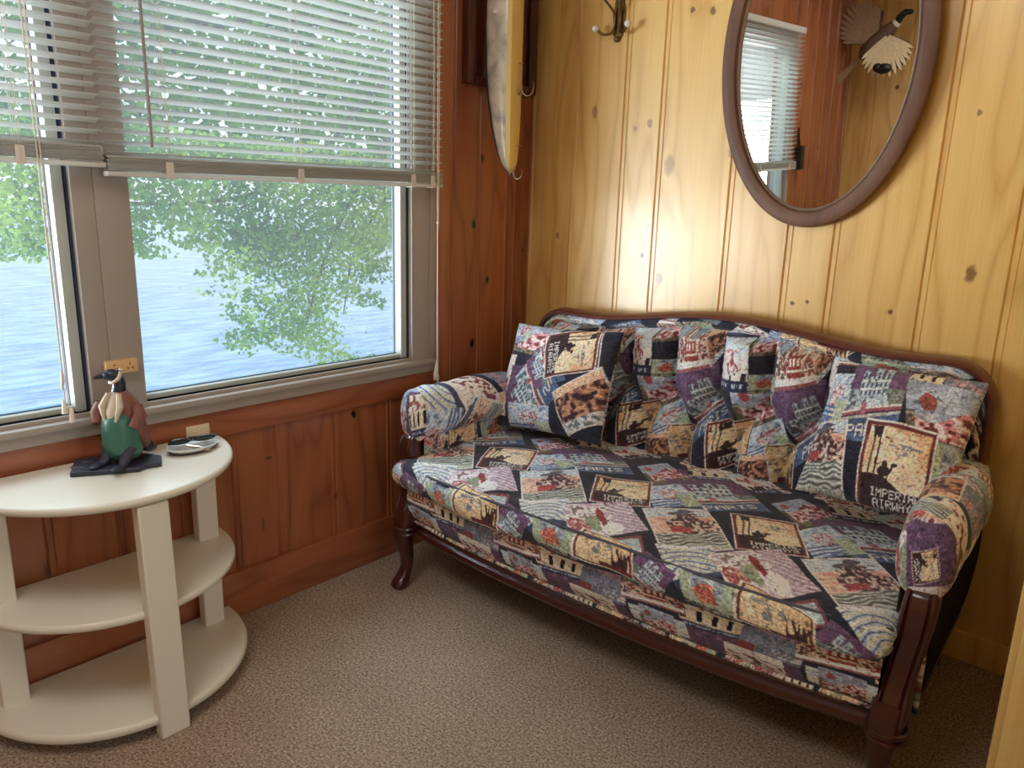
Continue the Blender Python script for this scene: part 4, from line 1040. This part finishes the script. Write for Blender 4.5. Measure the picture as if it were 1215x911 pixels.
def board_leg(y0, y1, x0, x1, ztop=.606, lean=0.0, nm='leg'):
    V = [(x0, y0, 0), (x1, y0, 0), (x1, y1, 0), (x0, y1, 0), (x0 - lean, y0, ztop), (x1 - lean, y0, ztop), (x1 - lean, y1, ztop), (x0 - lean, y1, ztop)]
    MB().add(V, [(3, 2, 1, 0), (4, 5, 6, 7), (0, 1, 5, 4), (1, 2, 6, 5), (2, 3, 7, 6), (3, 0, 4, 7)]).build(nm, M_white, table, bevel=.004)
board_leg(-1.808, -1.736, .362, .400, lean=.022)
board_leg(-1.535, -1.475, .05, .088)
board_leg(-2.055, -1.995, .05, .088)

# ------------------------------------------------------------------ goose figurine
M_slate = plain('dark_slate_glaze', (48, 50, 66), rough=.45, var=.2, vscale=20, bump=.3, bscale=60)
M_gnav = plain('navy_black_glaze', (34, 38, 54), rough=.35, var=.2, vscale=30)
M_green = plain('green_glaze', (62, 112, 98), rough=.35, var=.3, vscale=25, bump=.3, bscale=80)
M_brown = plain('russet_jacket', (128, 76, 66), rough=.5, var=.35, vscale=45, bump=.5, bscale=80)
M_shirt = plain('cream_shirt', (200, 184, 164), rough=.5, var=.15, vscale=40)
gz = .630; g0 = Vector((.130, -1.752, gz))
goose = thing('goose_figurine', 'goose figurine in green trousers and russet jacket on the white table', 'figurine', tuple(g0))
def gring(z, cx, cy, rx, ry, n=24, e=1.0):
    return [(cx + rx * math.cos(2 * PI * k / n), cy + ry * math.sin(2 * PI * k / n), z) for k in range(n)]
R0 = Matrix.Rotation(math.radians(-58), 3, 'Z')
base = [(-.062, -.105), (.055, -.098), (.060, .055), (.038, .070), (.030, .105), (-.030, .100), (-.060, .06)]
bp_ = [((R0 @ Vector((x, y, 0))).x + g0.x, (R0 @ Vector((x, y, 0))).y + g0.y) for x, y in base]
MB().prism(bp_, gz, gz + .013).build('base_plate', M_slate, goose, bevel=.003)
mb = MB()
for (dx, dy) in ((-.03, -.072), (.015, -.078)):
    c = g0 + R0 @ Vector((dx, dy, .0135)); mb.ball(c, (.012, .026, .003), rot=R0)
mb.build('paddle_mark', M_gnav, goose)
cxg, cyg = g0.x + .012, g0.y + .012
def body(name, sts, mat, par=goose, n=28, cols=None):
    P = np.array(sts, float); t = np.arange(len(P)); tt = np.linspace(0, len(P) - 1, len(P) * 5); Q = np.stack([np.interp(tt, t, P[:, k]) for k in range(5)], 1); Q[1:-1] = (Q[:-2] + 2 * Q[1:-1] + Q[2:]) / 4
    V, F = loft([gring(q[0], cxg + q[1], cyg + q[2], q[3], q[4], n) for q in Q]); return MB().add(V, F).build(name, mat, par, angle=70)
body('trousers', [(gz + .028, 0, .002, .040, .034), (gz + .042, 0, 0, .048, .042), (gz + .07, 0, -.004, .045, .043), (gz + .10, 0, -.006, .043, .042), (gz + .128, 0, -.004, .041, .040), (gz + .15, 0, 0, .034, .034)], M_green)
for s in (-1, 1):
    mb = MB(); ax = .026 * s
    mb.tube([(cxg + ax, cyg - .012, gz + .055), (cxg + ax, cyg - .030, gz + .028), (cxg + ax * 1.1, cyg - .046, gz + .016)], [.022, .014, .009], 10)
    mb.ball((cxg + ax * 1.15, cyg - .062, gz + .018), (.013, .024, .006))
    mb.build('foot', M_slate, goose)
jk = body('jacket', [(gz + .030, .002, .058, .014, .018), (gz + .05, .002, .050, .036, .028), (gz + .08, .002, .034, .044, .034), (gz + .11, .001, .020, .048, .038), (gz + .14, .0, .010, .050, .040), (gz + .165, 0, .006, .046, .036), (gz + .185, 0, .003, .034, .027), (gz + .198, 0, .002, .020, .018)], M_brown)
MB().tube([(cxg - .012, cyg - .020, gz + .196), (cxg - .022, cyg - .034, gz + .165), (cxg - .014, cyg - .040, gz + .130)], [.006, .009, .003], 8).tube([(cxg + .016, cyg - .018, gz + .196), (cxg + .026, cyg - .030, gz + .165), (cxg + .016, cyg - .038, gz + .128)], [.006, .009, .003], 8).build('lapel', M_shirt, jk)
MB().tube([(cxg - .050, cyg - .002, gz + .165), (cxg - .060, cyg - .008, gz + .14), (cxg - .050, cyg - .024, gz + .115)], [.014, .017, .012], 10).build('sleeve', M_brown, jk)
mb = MB().tube([(cxg + .050, cyg - .0, gz + .165), (cxg + .060, cyg - .004, gz + .14), (cxg + .050, cyg - .022, gz + .112)], [.014, .017, .012], 10)
mb.build('sleeve', M_brown, jk)
body('shirt_front', [(gz + .125, .0, -.024, .014, .016), (gz + .15, 0, -.024, .018, .016), (gz + .18, 0, -.014, .018, .014), (gz + .198, 0, -.004, .014, .014)], M_shirt)
MB().tube(smooth_path([(cxg + .006, cyg + .06, gz + .045), (cxg + .01, cyg + .085, gz + .028), (cxg + .01, cyg + .105, gz + .022)], 10), np.linspace(.022, .008, 10), 10).build('tail', M_gnav, goose)
nk = MB().tube(smooth_path([(cxg, cyg, gz + .185), (cxg, cyg + .004, gz + .205), (cxg, cyg + .004, gz + .225), (cxg, cyg - .004, gz + .238)], 14), np.linspace(.018, .014, 14), 14).ball((cxg, cyg - .008, gz + .240), (.0155, .024, .0145)).build('head', M_gnav, goose)
MB().tube([(cxg, cyg - .026, gz + .240), (cxg, cyg - .038, gz + .237), (cxg, cyg - .050, gz + .234)], [.008, .006, .0025], 10, sx=.8).build('beak', M_gnav, nk)
chk = MB().tube(smooth_path([(cxg + .0155, cyg + .012, gz + .250), (cxg + .0185, cyg + .006, gz + .234), (cxg + .016, cyg - .006, gz + .224), (cxg + .006, cyg - .014, gz + .222), (cxg - .006, cyg - .014, gz + .222), (cxg - .016, cyg - .006, gz + .224), (cxg - .0185, cyg + .006, gz + .234), (cxg - .0155, cyg + .012, gz + .250)], 30), .0045, 8)
chk.build('cheek_stripe', M_shirt, nk)

for o in [nk] + list(nk.children):      # the head looks over its right shoulder
    c0 = Vector((cxg - g0.x, cyg + .004 - g0.y, 0)); rz = Matrix.Rotation(math.radians(-52), 3, 'Z')
    for v in o.data.vertices: v.co = rz @ (v.co - c0) + c0
goose.rotation_euler.z = math.radians(30)
# ------------------------------------------------------------------ dish and sunglasses
dish = thing('small_dish', 'oval white dish with a black rim on the white table', 'dish', (.128, -1.553, .630))
def oval(a, b, z, n=40, c=(.128, -1.553), rot=.15):
    return [(c[0] + a * math.cos(t) * math.cos(rot) - b * math.sin(t) * math.sin(rot), c[1] + a * math.cos(t) * math.sin(rot) + b * math.sin(t) * math.cos(rot), z) for t in np.linspace(0, 2 * PI, n, endpoint=False)]
V, F = loft([oval(.030, .045, .6305), oval(.045, .066, .636), oval(.052, .074, .646), oval(.050, .072, .6475), oval(.043, .063, .640), oval(.02, .03, .636)]); MB().add(V, F).build('bowl', plain('white_glaze', (222, 226, 222), rough=.25, var=.04), dish)
V, F = loft([oval(.0345, .051, .6305), oval(.048, .070, .6375), oval(.0465, .0675, .6365), oval(.033, .048, .6302)], cap=False); MB().add(V, F).build('rim_band', M_black, dish)
gls = thing('sunglasses', 'folded black sunglasses lying across the oval dish', 'sunglasses', (.12, -1.55, .648))
mb = MB()
def gp(u, v, z): return (.124 + .16 * v - .0 + u * .14, -1.553 + u * .97 - v * .14, z)
for s in (-1, 1):
    pts = [gp(s * .033 + .024 * math.cos(a), .02 * math.sin(a) / .2 * .5, .658 + .006 * math.sin(a)) for a in np.linspace(0, 2 * PI, 25)]
    mb.tube(pts, .0052, 8, cap=False)
mb.tube([gp(-.012, .03, .658), gp(.0, .04, .660), gp(.012, .03, .658)], .003, 8)
mb.build('rims', M_black, gls)
MB().tube([gp(-.062, .0, .655), gp(-.066, -.12, .653), gp(.03, -.20, .652)], [.003, .003, .004], 8).tube([gp(.06, .0, .656), gp(.062, -.14, .654), gp(-.02, -.17, .655)], [.003, .003, .004], 8).build('temple_arms', M_black, gls)
mb = MB()
for s in (-1, 1):
    ring = [gp(s * .033 + .022 * math.cos(a), .019 * math.sin(a) / .2 * .5, .6575 + .005 * math.sin(a)) for a in np.linspace(0, 2 * PI, 24, endpoint=False)]
    mb.add(ring + [(x, y, z - .0015) for x, y, z in ring], [tuple(range(24)), tuple(range(24, 48))[::-1]] + [(i, (i + 1) % 24, 24 + (i + 1) % 24, 24 + i) for i in range(24)])
mb.build('lenses', plain('smoke_lens', (30, 30, 36), rough=.08, coat=1), gls)
MB().tube([(.142, -1.578, .650), (.165, -1.556, .645), (.182, -1.532, .638)][::1], [.004, .006, .004], 8).build('strap_clip', M_steel, gls) 

# ------------------------------------------------------------------ oval mirror
MX, MZ, MRX, MRZ = 1.170, 1.782, .318, .512
mir = thing('oval_mirror', 'tall oval wall mirror in a brown oak frame above the sofa', 'mirror', (MX, 0, MZ - MRZ))
TILT = math.radians(2.6)
def mtilt(V):
    V = np.array(V, float).reshape(-1, 3); dz = V[:, 2] - (MZ - MRZ); y = V[:, 1].copy()
    V[:, 1] = y - dz * math.sin(TILT); V[:, 2] = (MZ - MRZ) + dz * math.cos(TILT) + 0 * y; return V
n = 128; prof = [(0, 0), (0, -.018), (-.003, -.024), (-.010, -.027), (-.024, -.027), (-.038, -.027), (-.044, -.025), (-.047, -.020), (-.050, -.016), (-.056, -.011), (-.058, -.004), (-.058, 0)]
rings = []
for i in range(n + 1):
    t = 2 * PI * i / n; nx_, nz_ = math.cos(t) / MRX, math.sin(t) / MRZ; l = math.hypot(nx_, nz_); nx_ /= l; nz_ /= l
    rings.append([(MX + MRX * math.cos(t) + nx_ * o, -.008 + d, MZ + MRZ * math.sin(t) + nz_ * o) for o, d in prof])
V, F = loft(rings, closed=False, cap=False); MB().add(mtilt(V), F).build('frame', M_oak, mir, angle=35)
V, F = loft([[(MX + (MRX - .054) * math.cos(t) + (math.cos(t) * a), -.008 + d, MZ + (MRZ - .054) * math.sin(t) + math.sin(t) * a) for a, d in ((-.005, -.012), (0, -.018), (.005, -.014), (.004, -.008), (-.004, -.008))] for t in np.linspace(0, 2 * PI, n + 1)], cap=False)
MB().add(mtilt(V), F).build('inner_bead', plain('pewter_bead', (150, 132, 122), rough=.3, metal=.4), mir)
V, F = loft([[(MX + (MRX - .052) * math.cos(t), y, MZ + (MRZ - .052) * math.sin(t)) for t in np.linspace(0, 2 * PI, n, endpoint=False)] for y in (-.010, -.018)])
MB().add(mtilt(V), F).build('mirror_glass', M_mirror, mir, smooth=False)

# ------------------------------------------------------------------ coat hook
hk = thing('coat_hook', 'brass double coat hook with white porcelain knobs high on the pine wall', 'hook', (.405, 0, 1.95))
MB().prism([(.385, 1.93), (.405, 1.905), (.425, 1.93), (.432, 2.0), (.420, 2.06), (.405, 2.075), (.390, 2.06), (.378, 2.0)], -.006, .002, ax=1).build('back_plate', M_brass, hk, bevel=.002)
mb = MB()
for s in (-1, 1):
    mb.tube(smooth_path([(.405 + .010 * s, -.006, 2.04), (.405 + .012 * s, -.012, 1.99), (.405 + .012 * s, -.014, 1.96), (.405 + .020 * s, -.022, 1.935), (.405 + .045 * s, -.036, 1.932), (.405 + .062 * s, -.045, 1.945)], 20), np.linspace(.004, .0055, 20), 8)
    mb.tube(smooth_path([(.405 + .010 * s, -.010, 1.98), (.405 + .016 * s, -.02, 2.01), (.405 + .04 * s, -.05, 2.05), (.405 + .06 * s, -.07, 2.09)], 14), .004, 8)
mb.build('hook_arms', M_brass, hk)
for s in (-1, 1): MB().ball((.405 + .070 * s, -.050, 1.952), .0135).build('knob', M_porc, hk)
MB().ball((.403, -.010, 1.915), (.012, .008, .010)).build('finial', M_brass, hk)

# ------------------------------------------------------------------ plaque and giant lure
pq = thing('wooden_plaque', 'dark stained wooden plaque on the pine wall behind the hanging lure', 'plaque', (0, -.21, 1.74))
MB().box((.0, -.405, 1.745), (.022, -.015, 2.30), .006).build('board', M_dkplaque, pq)
MB().box((.018, -.405, 1.745), (.034, -.36, 2.30), .006).box((.018, -.06, 1.745), (.034, -.015, 2.30), .006).box((.018, -.36, 1.745), (.034, -.06, 1.775), .006).build('moulding', M_dkplaque, pq)
def lure_mat():
    m, nt, b, out = new_mat('lure_paint'); L = nt.links.new
    tc = N_(nt, 'ShaderNodeTexCoord'); n = N_(nt, 'ShaderNodeTexNoise'); n.inputs['Scale'].default_value = 14; n.inputs['Detail'].default_value = 5; L(tc.outputs['Object'], n.inputs['Vector'])
    cr = N_(nt, 'ShaderNodeValToRGB'); L(n.outputs[0], cr.inputs[0]); e = cr.color_ramp.elements; e[0].position = .38; e[0].color = rgba((176, 168, 160)); e[1].position = .56; e[1].color = rgba((230, 218, 196))
    L(cr.outputs[0], b.inputs['Base Color']); b.inputs['Roughness'].default_value = .3; b.inputs['Coat Weight'].default_value = .4
    return m
lure = thing('fishing_lure', 'giant pale wooden fishing lure with treble hooks hanging in the room corner', 'lure', (.10, -.25, 1.44))
LY = -.300
zk = [1.432, 1.445, 1.47, 1.52, 1.60, 1.70, 1.80, 1.95, 2.15, 2.30, 2.36]
xb = [.135, .120, .104, .086, .066, .048, .038, .032, .036, .080, .12]      # back edge (wall side)
xf = [.140, .148, .152, .154, .155, .155, .155, .155, .155, .150, .13]      # belly edge
ty = [.006, .020, .030, .036, .040, .043, .044, .044, .044, .030, .01]
rings = []; bel = []; st = []
for z in np.linspace(1.432, 2.36, 70):
    a0, a1, t_ = np.interp(z, zk, xb), np.interp(z, zk, xf), np.interp(z, zk, ty); c = (a0 + a1) / 2; h = (a1 - a0) / 2
    rings.append([(c + h * abs(math.cos(a)) ** .7 * math.copysign(1, math.cos(a)), LY + t_ * abs(math.sin(a)) ** .6 * math.copysign(1, math.sin(a)) * (1 if math.cos(a) > -.2 else .8), z) for a in np.linspace(0, 2 * PI, 28, endpoint=False)])
    q = .022 * min(1, (z - 1.42) * 14)
    bel.append([(a1 + .002 - q * (0 if k in (1, 2, 3, 4, 5) else 1) - (.004 if k in (1, 5) else 0) , LY + t_ * v, z) for k, v in enumerate((-1.03, -1.0, -.6, 0, .6, 1.0, 1.03))])
    st.append((a0 - .001, LY - t_ * .3, z))
V, F = loft(rings); MB().add(V, F).build('body', lure_mat(), lure, angle=70)
V, F = loft(bel); MB().add(V, F).build('belly', plain('yellow_belly', (232, 200, 120), rough=.3, var=.12, coat=.4), lure, angle=50)
MB().tube(st[:40], [.002 + .005 * math.sin(PI * i / 39) for i in range(40)], 8).build('back_stripe', M_slate, lure)
def treble(z, y, x, sc):
    t = bpy.data.objects.new('tmp', None)
    mb = MB()
    mb.tube([(x, y, z + .075 * sc), (x, y, z)], .0022, 6)
    for k in range(3):
        a = 2 * PI * k / 3 + .6; dx, dy = math.cos(a), math.sin(a)
        mb.tube(smooth_path([(x, y, z + .02 * sc), (x + dx * .004, y + dy * .004, z - .006 * sc), (x + dx * .020 * sc, y + dy * .020 * sc, z - .018 * sc), (x + dx * .038 * sc, y + dy * .038 * sc, z - .004 * sc), (x + dx * .042 * sc, y + dy * .042 * sc, z + .028 * sc)], 16), [.0022] * 12 + [.002, .0016, .001, .0004], 6)
    return mb
treble(1.725, LY + .012, .168, 1.1).build('treble_hook', M_steel, lure)
treble(1.425, LY, .150, .8).build('treble_hook', M_steel, lure)
for z, y in ((1.815, LY + .012), (1.53, LY + .012)):
    MB().tube([(.164 + .008 * math.cos(a), y + .008 * math.sin(a), z) for a in np.linspace(0, 2 * PI, 17)], .0016, 6, cap=False).tube([(.150, y, z), (.160, y, z)], .0016, 6).build('screw_eye', M_steel, lure)
MB().tube([(.0235, LY, 1.95), (.05, LY, 1.95)], .012, 10).build('mounting_peg', M_slate, lure)
MB().ball((.085, LY - .043, 1.985), (.014, .006, .012)).build('eye', M_porc, lure)

lure.rotation_euler.z = math.radians(14)
# ------------------------------------------------------------------ things seen in the mirror
px, py, pz = .24, -3.60, 2.20
ph = thing('mounted_pheasant', 'mounted pheasant with spread wings, seen only reflected in the mirror', 'taxidermy', (px, py, pz))
M_pb = plain('pheasant_plumage', (104, 78, 66), rough=.8, var=.5, vscale=60, bump=.6, bscale=90)
M_ph = plain('pheasant_head', (22, 26, 34), rough=.4)
M_pw = plain('pheasant_wing_buff', (240, 218, 180), rough=.8, var=.25, vscale=50)
M_pg = plain('pheasant_wing_grey', (160, 134, 112), rough=.8, var=.3, vscale=50)
bd = MB().tube(smooth_path([(px - .10, py, pz - .10), (px - .05, py, pz - .05), (px + .02, py, pz + .02), (px + .08, py, pz + .075), (px + .115, py, pz + .11)], 22), [.02, .03, .04, .05, .056, .06, .062, .063, .063, .062, .06, .058, .056, .053, .05, .047, .043, .04, .036, .032, .028, .024], 16).build('body', M_pb, ph)
MB().tube(smooth_path([(px + .115, py, pz + .105), (px + .14, py + .01, pz + .14), (px + .17, py + .01, pz + .165), (px + .19, py + .01, pz + .16)], 14), np.linspace(.026, .018, 14), 12).ball((px + .195, py + .01, pz + .163), (.024, .018, .018)).build('head', M_ph, ph)
MB().tube([(px + .108, py, pz + .10), (px + .125, py + .004, pz + .115)], [.032, .030], 14).build('neck_ring', M_porc, ph)
def feather_fan(name, root, a0, a1, n, L0, L1, mat, tilt):
    mb = MB()
    for i in range(n):
        f = i / (n - 1); a = math.radians(a0 + (a1 - a0) * f); L_ = L0 + (L1 - L0) * math.sin(f * PI * .8 + .3)
        d = Vector((math.cos(a), tilt, math.sin(a))); r = Vector(root)
        q = Vector((-math.sin(a), 0, math.cos(a)))
        pts = []
        for k, wd_ in ((.05, .006), (.4, .0115), (.85, .0125), (1, .003)):
            pts.append((r + d * L_ * k - q * wd_, r + d * L_ * k + q * wd_))
        yo = Vector((0, .0015 * (i % 3), 0)); V = []
        for p0, p1 in pts: V += [p0 + yo, p1 + yo, p1 + yo + Vector((0, .0012, 0)), p0 + yo + Vector((0, .0012, 0))]
        F = [(0, 1, 2, 3), (12, 15, 14, 13)]
        for k in range(3):
            for j in range(4): F.append((k * 4 + j, k * 4 + (j + 1) % 4, k * 4 + 4 + (j + 1) % 4, k * 4 + 4 + j))
        mb.add(V, F)
    return mb.build(name, mat, ph)
feather_fan('wing', (px + .0, py + .03, pz + .0), 88, 176, 13, .17, .32, M_pg, .12)
feather_fan('wing_underside', (px + .01, py + .015, pz + .0), 85, 178, 14, .16, .30, M_pb, .10)
feather_fan('wing', (px + .08, py + .05, pz + .03), 224, 330, 14, .17, .28, M_pw, .15)
feather_fan('wing_underside', (px + .08, py + .03, pz + .03), 220, 333, 15, .15, .25, M_pb, .13)
feather_fan('tail', (px - .08, py, pz - .08), 218, 228, 6, .34, .60, M_pg, .05)
MB().ball((px + .09, py + .10, pz - .19), (.055, .03, .035)).ball((px + .05, py + .10, pz - .18), (.03, .03, .03)).build('foot', M_black, ph)
bh = thing('hanging_pouch', 'black pouch hanging by its strap beside the left window, seen in the mirror', 'pouch', (.03, -2.88, 1.42))
MB().box((.002, -2.93, 1.36), (.05, -2.86, 1.52), .012).build('pouch', M_black, bh)
MB().tube([(.02, -2.905, 1.49), (.012, -2.895, 1.58), (.01, -2.885, 1.63), (.012, -2.875, 1.58), (.02, -2.865, 1.49)], .006, 8).build('strap', M_black, bh)
# ------------------------------------------------------------------ outdoors
struct(link_mesh('lake', [(-400, -400, -2.6), (-2.5, -400, -2.6), (-2.5, 400, -2.6), (-400, 400, -2.6)], [(0, 1, 2, 3)], M_water, smooth=False), 'pale blue lake with fine ripples')
def tree(name, label, branches, regions, seed, loc):
    r = np.random.default_rng(seed); t = thing(name, label, 'tree', loc)
    mb = MB()
    for pts, rad in branches: mb.tube(smooth_path(pts, 26), np.linspace(rad, rad * .25, 26), 8)
    mb.build('branches', M_bark, t)
    Vs = []; Fs = []; base = 0
    for (lo, hi, n, dens, smin, smax) in regions:
        c = r.uniform(lo, hi, (n, 3)); cl = vnoise(c[:, 1] * 3.1 + 20, c[:, 2] * 3.1 + 20, seed) * .38 + vnoise(c[:, 1] * 8 + 20, c[:, 2] * 8 + 20, seed + 1) * .34 + vnoise(c[:, 1] * 19 + 20, c[:, 2] * 19 + 20, seed + 2) * .28
        c = c[cl + dens(c) > 1]; m = len(c)
        d = r.normal(0, 1, (m, 3)); d[:, 2] -= .4; d /= np.linalg.norm(d, axis=1)[:, None]
        q = np.cross(d, r.normal(0, 1, (m, 3))); q /= np.linalg.norm(q, axis=1)[:, None]; nn = np.cross(d, q); s = r.uniform(smin, smax, m)[:, None]
        P = np.stack([c - d * s * .5, c - d * s * .05 + q * s * .42 + nn * s * .12, c + d * s * .55, c - d * s * .05 - q * s * .42 + nn * s * .12], 1).reshape(-1, 3)
        Vs.append(P); Fs.append(np.arange(m * 4).reshape(-1, 4) + base); base += m * 4
    link_mesh('leaves', np.vstack(Vs), np.vstack(Fs), M_leaf, t, smooth=False)
    return t
br = [([(-5.2, 4.6, -2.8), (-5.1, 4.4, 0), (-4.9, 4.0, 2.4), (-4.8, 3.7, 4.4)], .18)]
br += [([(-4.9, 3.8, 2.9), (-3.8, 2.6, 2.2), (-3.3, 1.7, 1.55), (-3.1, 1.15, .9), (-3.05, .9, .35)], .03), ([(-4.9, 4.0, 2.6), (-3.9, 2.9, 1.9), (-3.4, 2.0, 1.35), (-3.2, 1.5, .9), (-3.1, 1.3, .4)], .022),
       ([(-4.9, 3.9, 3.0), (-4.0, 2.4, 2.4), (-3.5, 1.2, 1.55), (-3.3, .2, 1.28), (-3.2, -.9, 1.3)], .03), ([(-4.9, 3.9, 3.4), (-4.6, 2.0, 3.0), (-4.5, -.5, 2.5), (-4.5, -3.5, 2.2), (-4.5, -6, 2.0)], .05)]
def d_band(c): return .50 + .30 * sm(1.0, 1.25, c[:, 2] + .06 * np.sin(c[:, 1] * 5))
def d_hang(c):
    y, z = c[:, 1], c[:, 2]; w = np.exp(-((y - .98 - .25 * (z - .6)) / (.62 + .35 * np.clip(z, 0, 1))) ** 2)
    return .27 + .38 * w * sm(-.35, .3, z) + .18 * sm(.6, 1.05, z)
def d_can(c): return .62 + 0 * c[:, 0]
tree('maple_tree', 'leafy green tree drooping over the lake outside both windows', br, [
    ((-3.5, -1.5, .92), (-2.9, 2.6, 1.75), 20000, d_band, .026, .052), ((-3.35, .0, -.05), (-2.9, 2.2, 1.1), 17000, d_hang, .022, .046),
    ((-5.2, -7.0, 1.55), (-4.2, 4.6, 4.2), 30000, d_can, .06, .12)], 4, (-5.2, 4.6, -2.6))

# ------------------------------------------------------------------ light
wl = bpy.data.worlds.new('sky'); bpy.context.scene.world = wl; wl.use_nodes = True; nt = wl.node_tree
bg = nt.nodes['Background']; tc = N_(nt, 'ShaderNodeTexCoord'); sp = N_(nt, 'ShaderNodeSeparateXYZ'); nt.links.new(tc.outputs['Generated'], sp.inputs[0])
cr = N_(nt, 'ShaderNodeValToRGB'); nt.links.new(sp.outputs['Z'], cr.inputs[0]); e = cr.color_ramp.elements
e[0].position = 0; e[0].color = (.88, .95, 1.0, 1); e[1].position = .6; e[1].color = (.62, .80, 1.0, 1)
nt.links.new(cr.outputs[0], bg.inputs[0]); bg.inputs['Strength'].default_value = .98
def area(name, loc, target, sx, sy, power, color):
    l = bpy.data.lights.new(name, 'AREA'); l.shape = 'RECTANGLE'; l.size = sx; l.size_y = sy; l.energy = power; l.color = color
    o = bpy.data.objects.new(name, l); COL.objects.link(o); o.location = loc
    o.rotation_euler = (Vector(target) - Vector(loc)).to_track_quat('-Z', 'Y').to_euler(); return o
area('sky_light_outside', (-1.6, -1.3, 3.6), (.6, -1.2, .9), 3.2, 1.6, 260, (.72, .88, 1.0))
lo_ = area('lake_glare_light', (-3.2, -6.4, .5), (1.3, 0, 1.5), 4.4, 3.2, 400, (.90, .95, 1.0)); lo_.data.spread = math.radians(75)
area('next_room_window_light', (4.6, -2.0, 1.6), (1.6, -1.2, .9), 2.4, 1.4, 14, (1.0, .95, .86))
area('ceiling_fill_light', (1.15, -2.6, 2.70), (1.15, -2.0, 0), .9, .9, 20, (1.0, .95, .88))  # added fill from overhead, no lamp is seen there

# ------------------------------------------------------------------ camera (solved from the room's vanishing points)
cam = bpy.data.cameras.new('camera'); co = bpy.data.objects.new('camera', cam); COL.objects.link(co)
R = Matrix(((0.75000571, -0.17180075, 0.63872994), (0.66084119, 0.15384883, -0.73458795), (0.02793491, 0.97304421, 0.22892051)))
co.matrix_world = Matrix.Translation((2.06577037, -2.44933018, 1.3)) @ R.to_4x4()
cam.sensor_width = 36; cam.lens = 880.9393 / 1215 * 36; cam.clip_start = .02; cam.clip_end = 1000
sc = bpy.context.scene; sc.camera = co
sc.view_settings.view_transform = 'Standard'; sc.view_settings.look = 'None'; sc.view_settings.gamma = 1; sc.view_settings.exposure = .3
sc.view_settings.use_curve_mapping = False
sc.cycles.use_denoising = True; sc.cycles.max_bounces = 8; sc.cycles.transparent_max_bounces = 24; sc.cycles.sample_clamp_indirect = 6
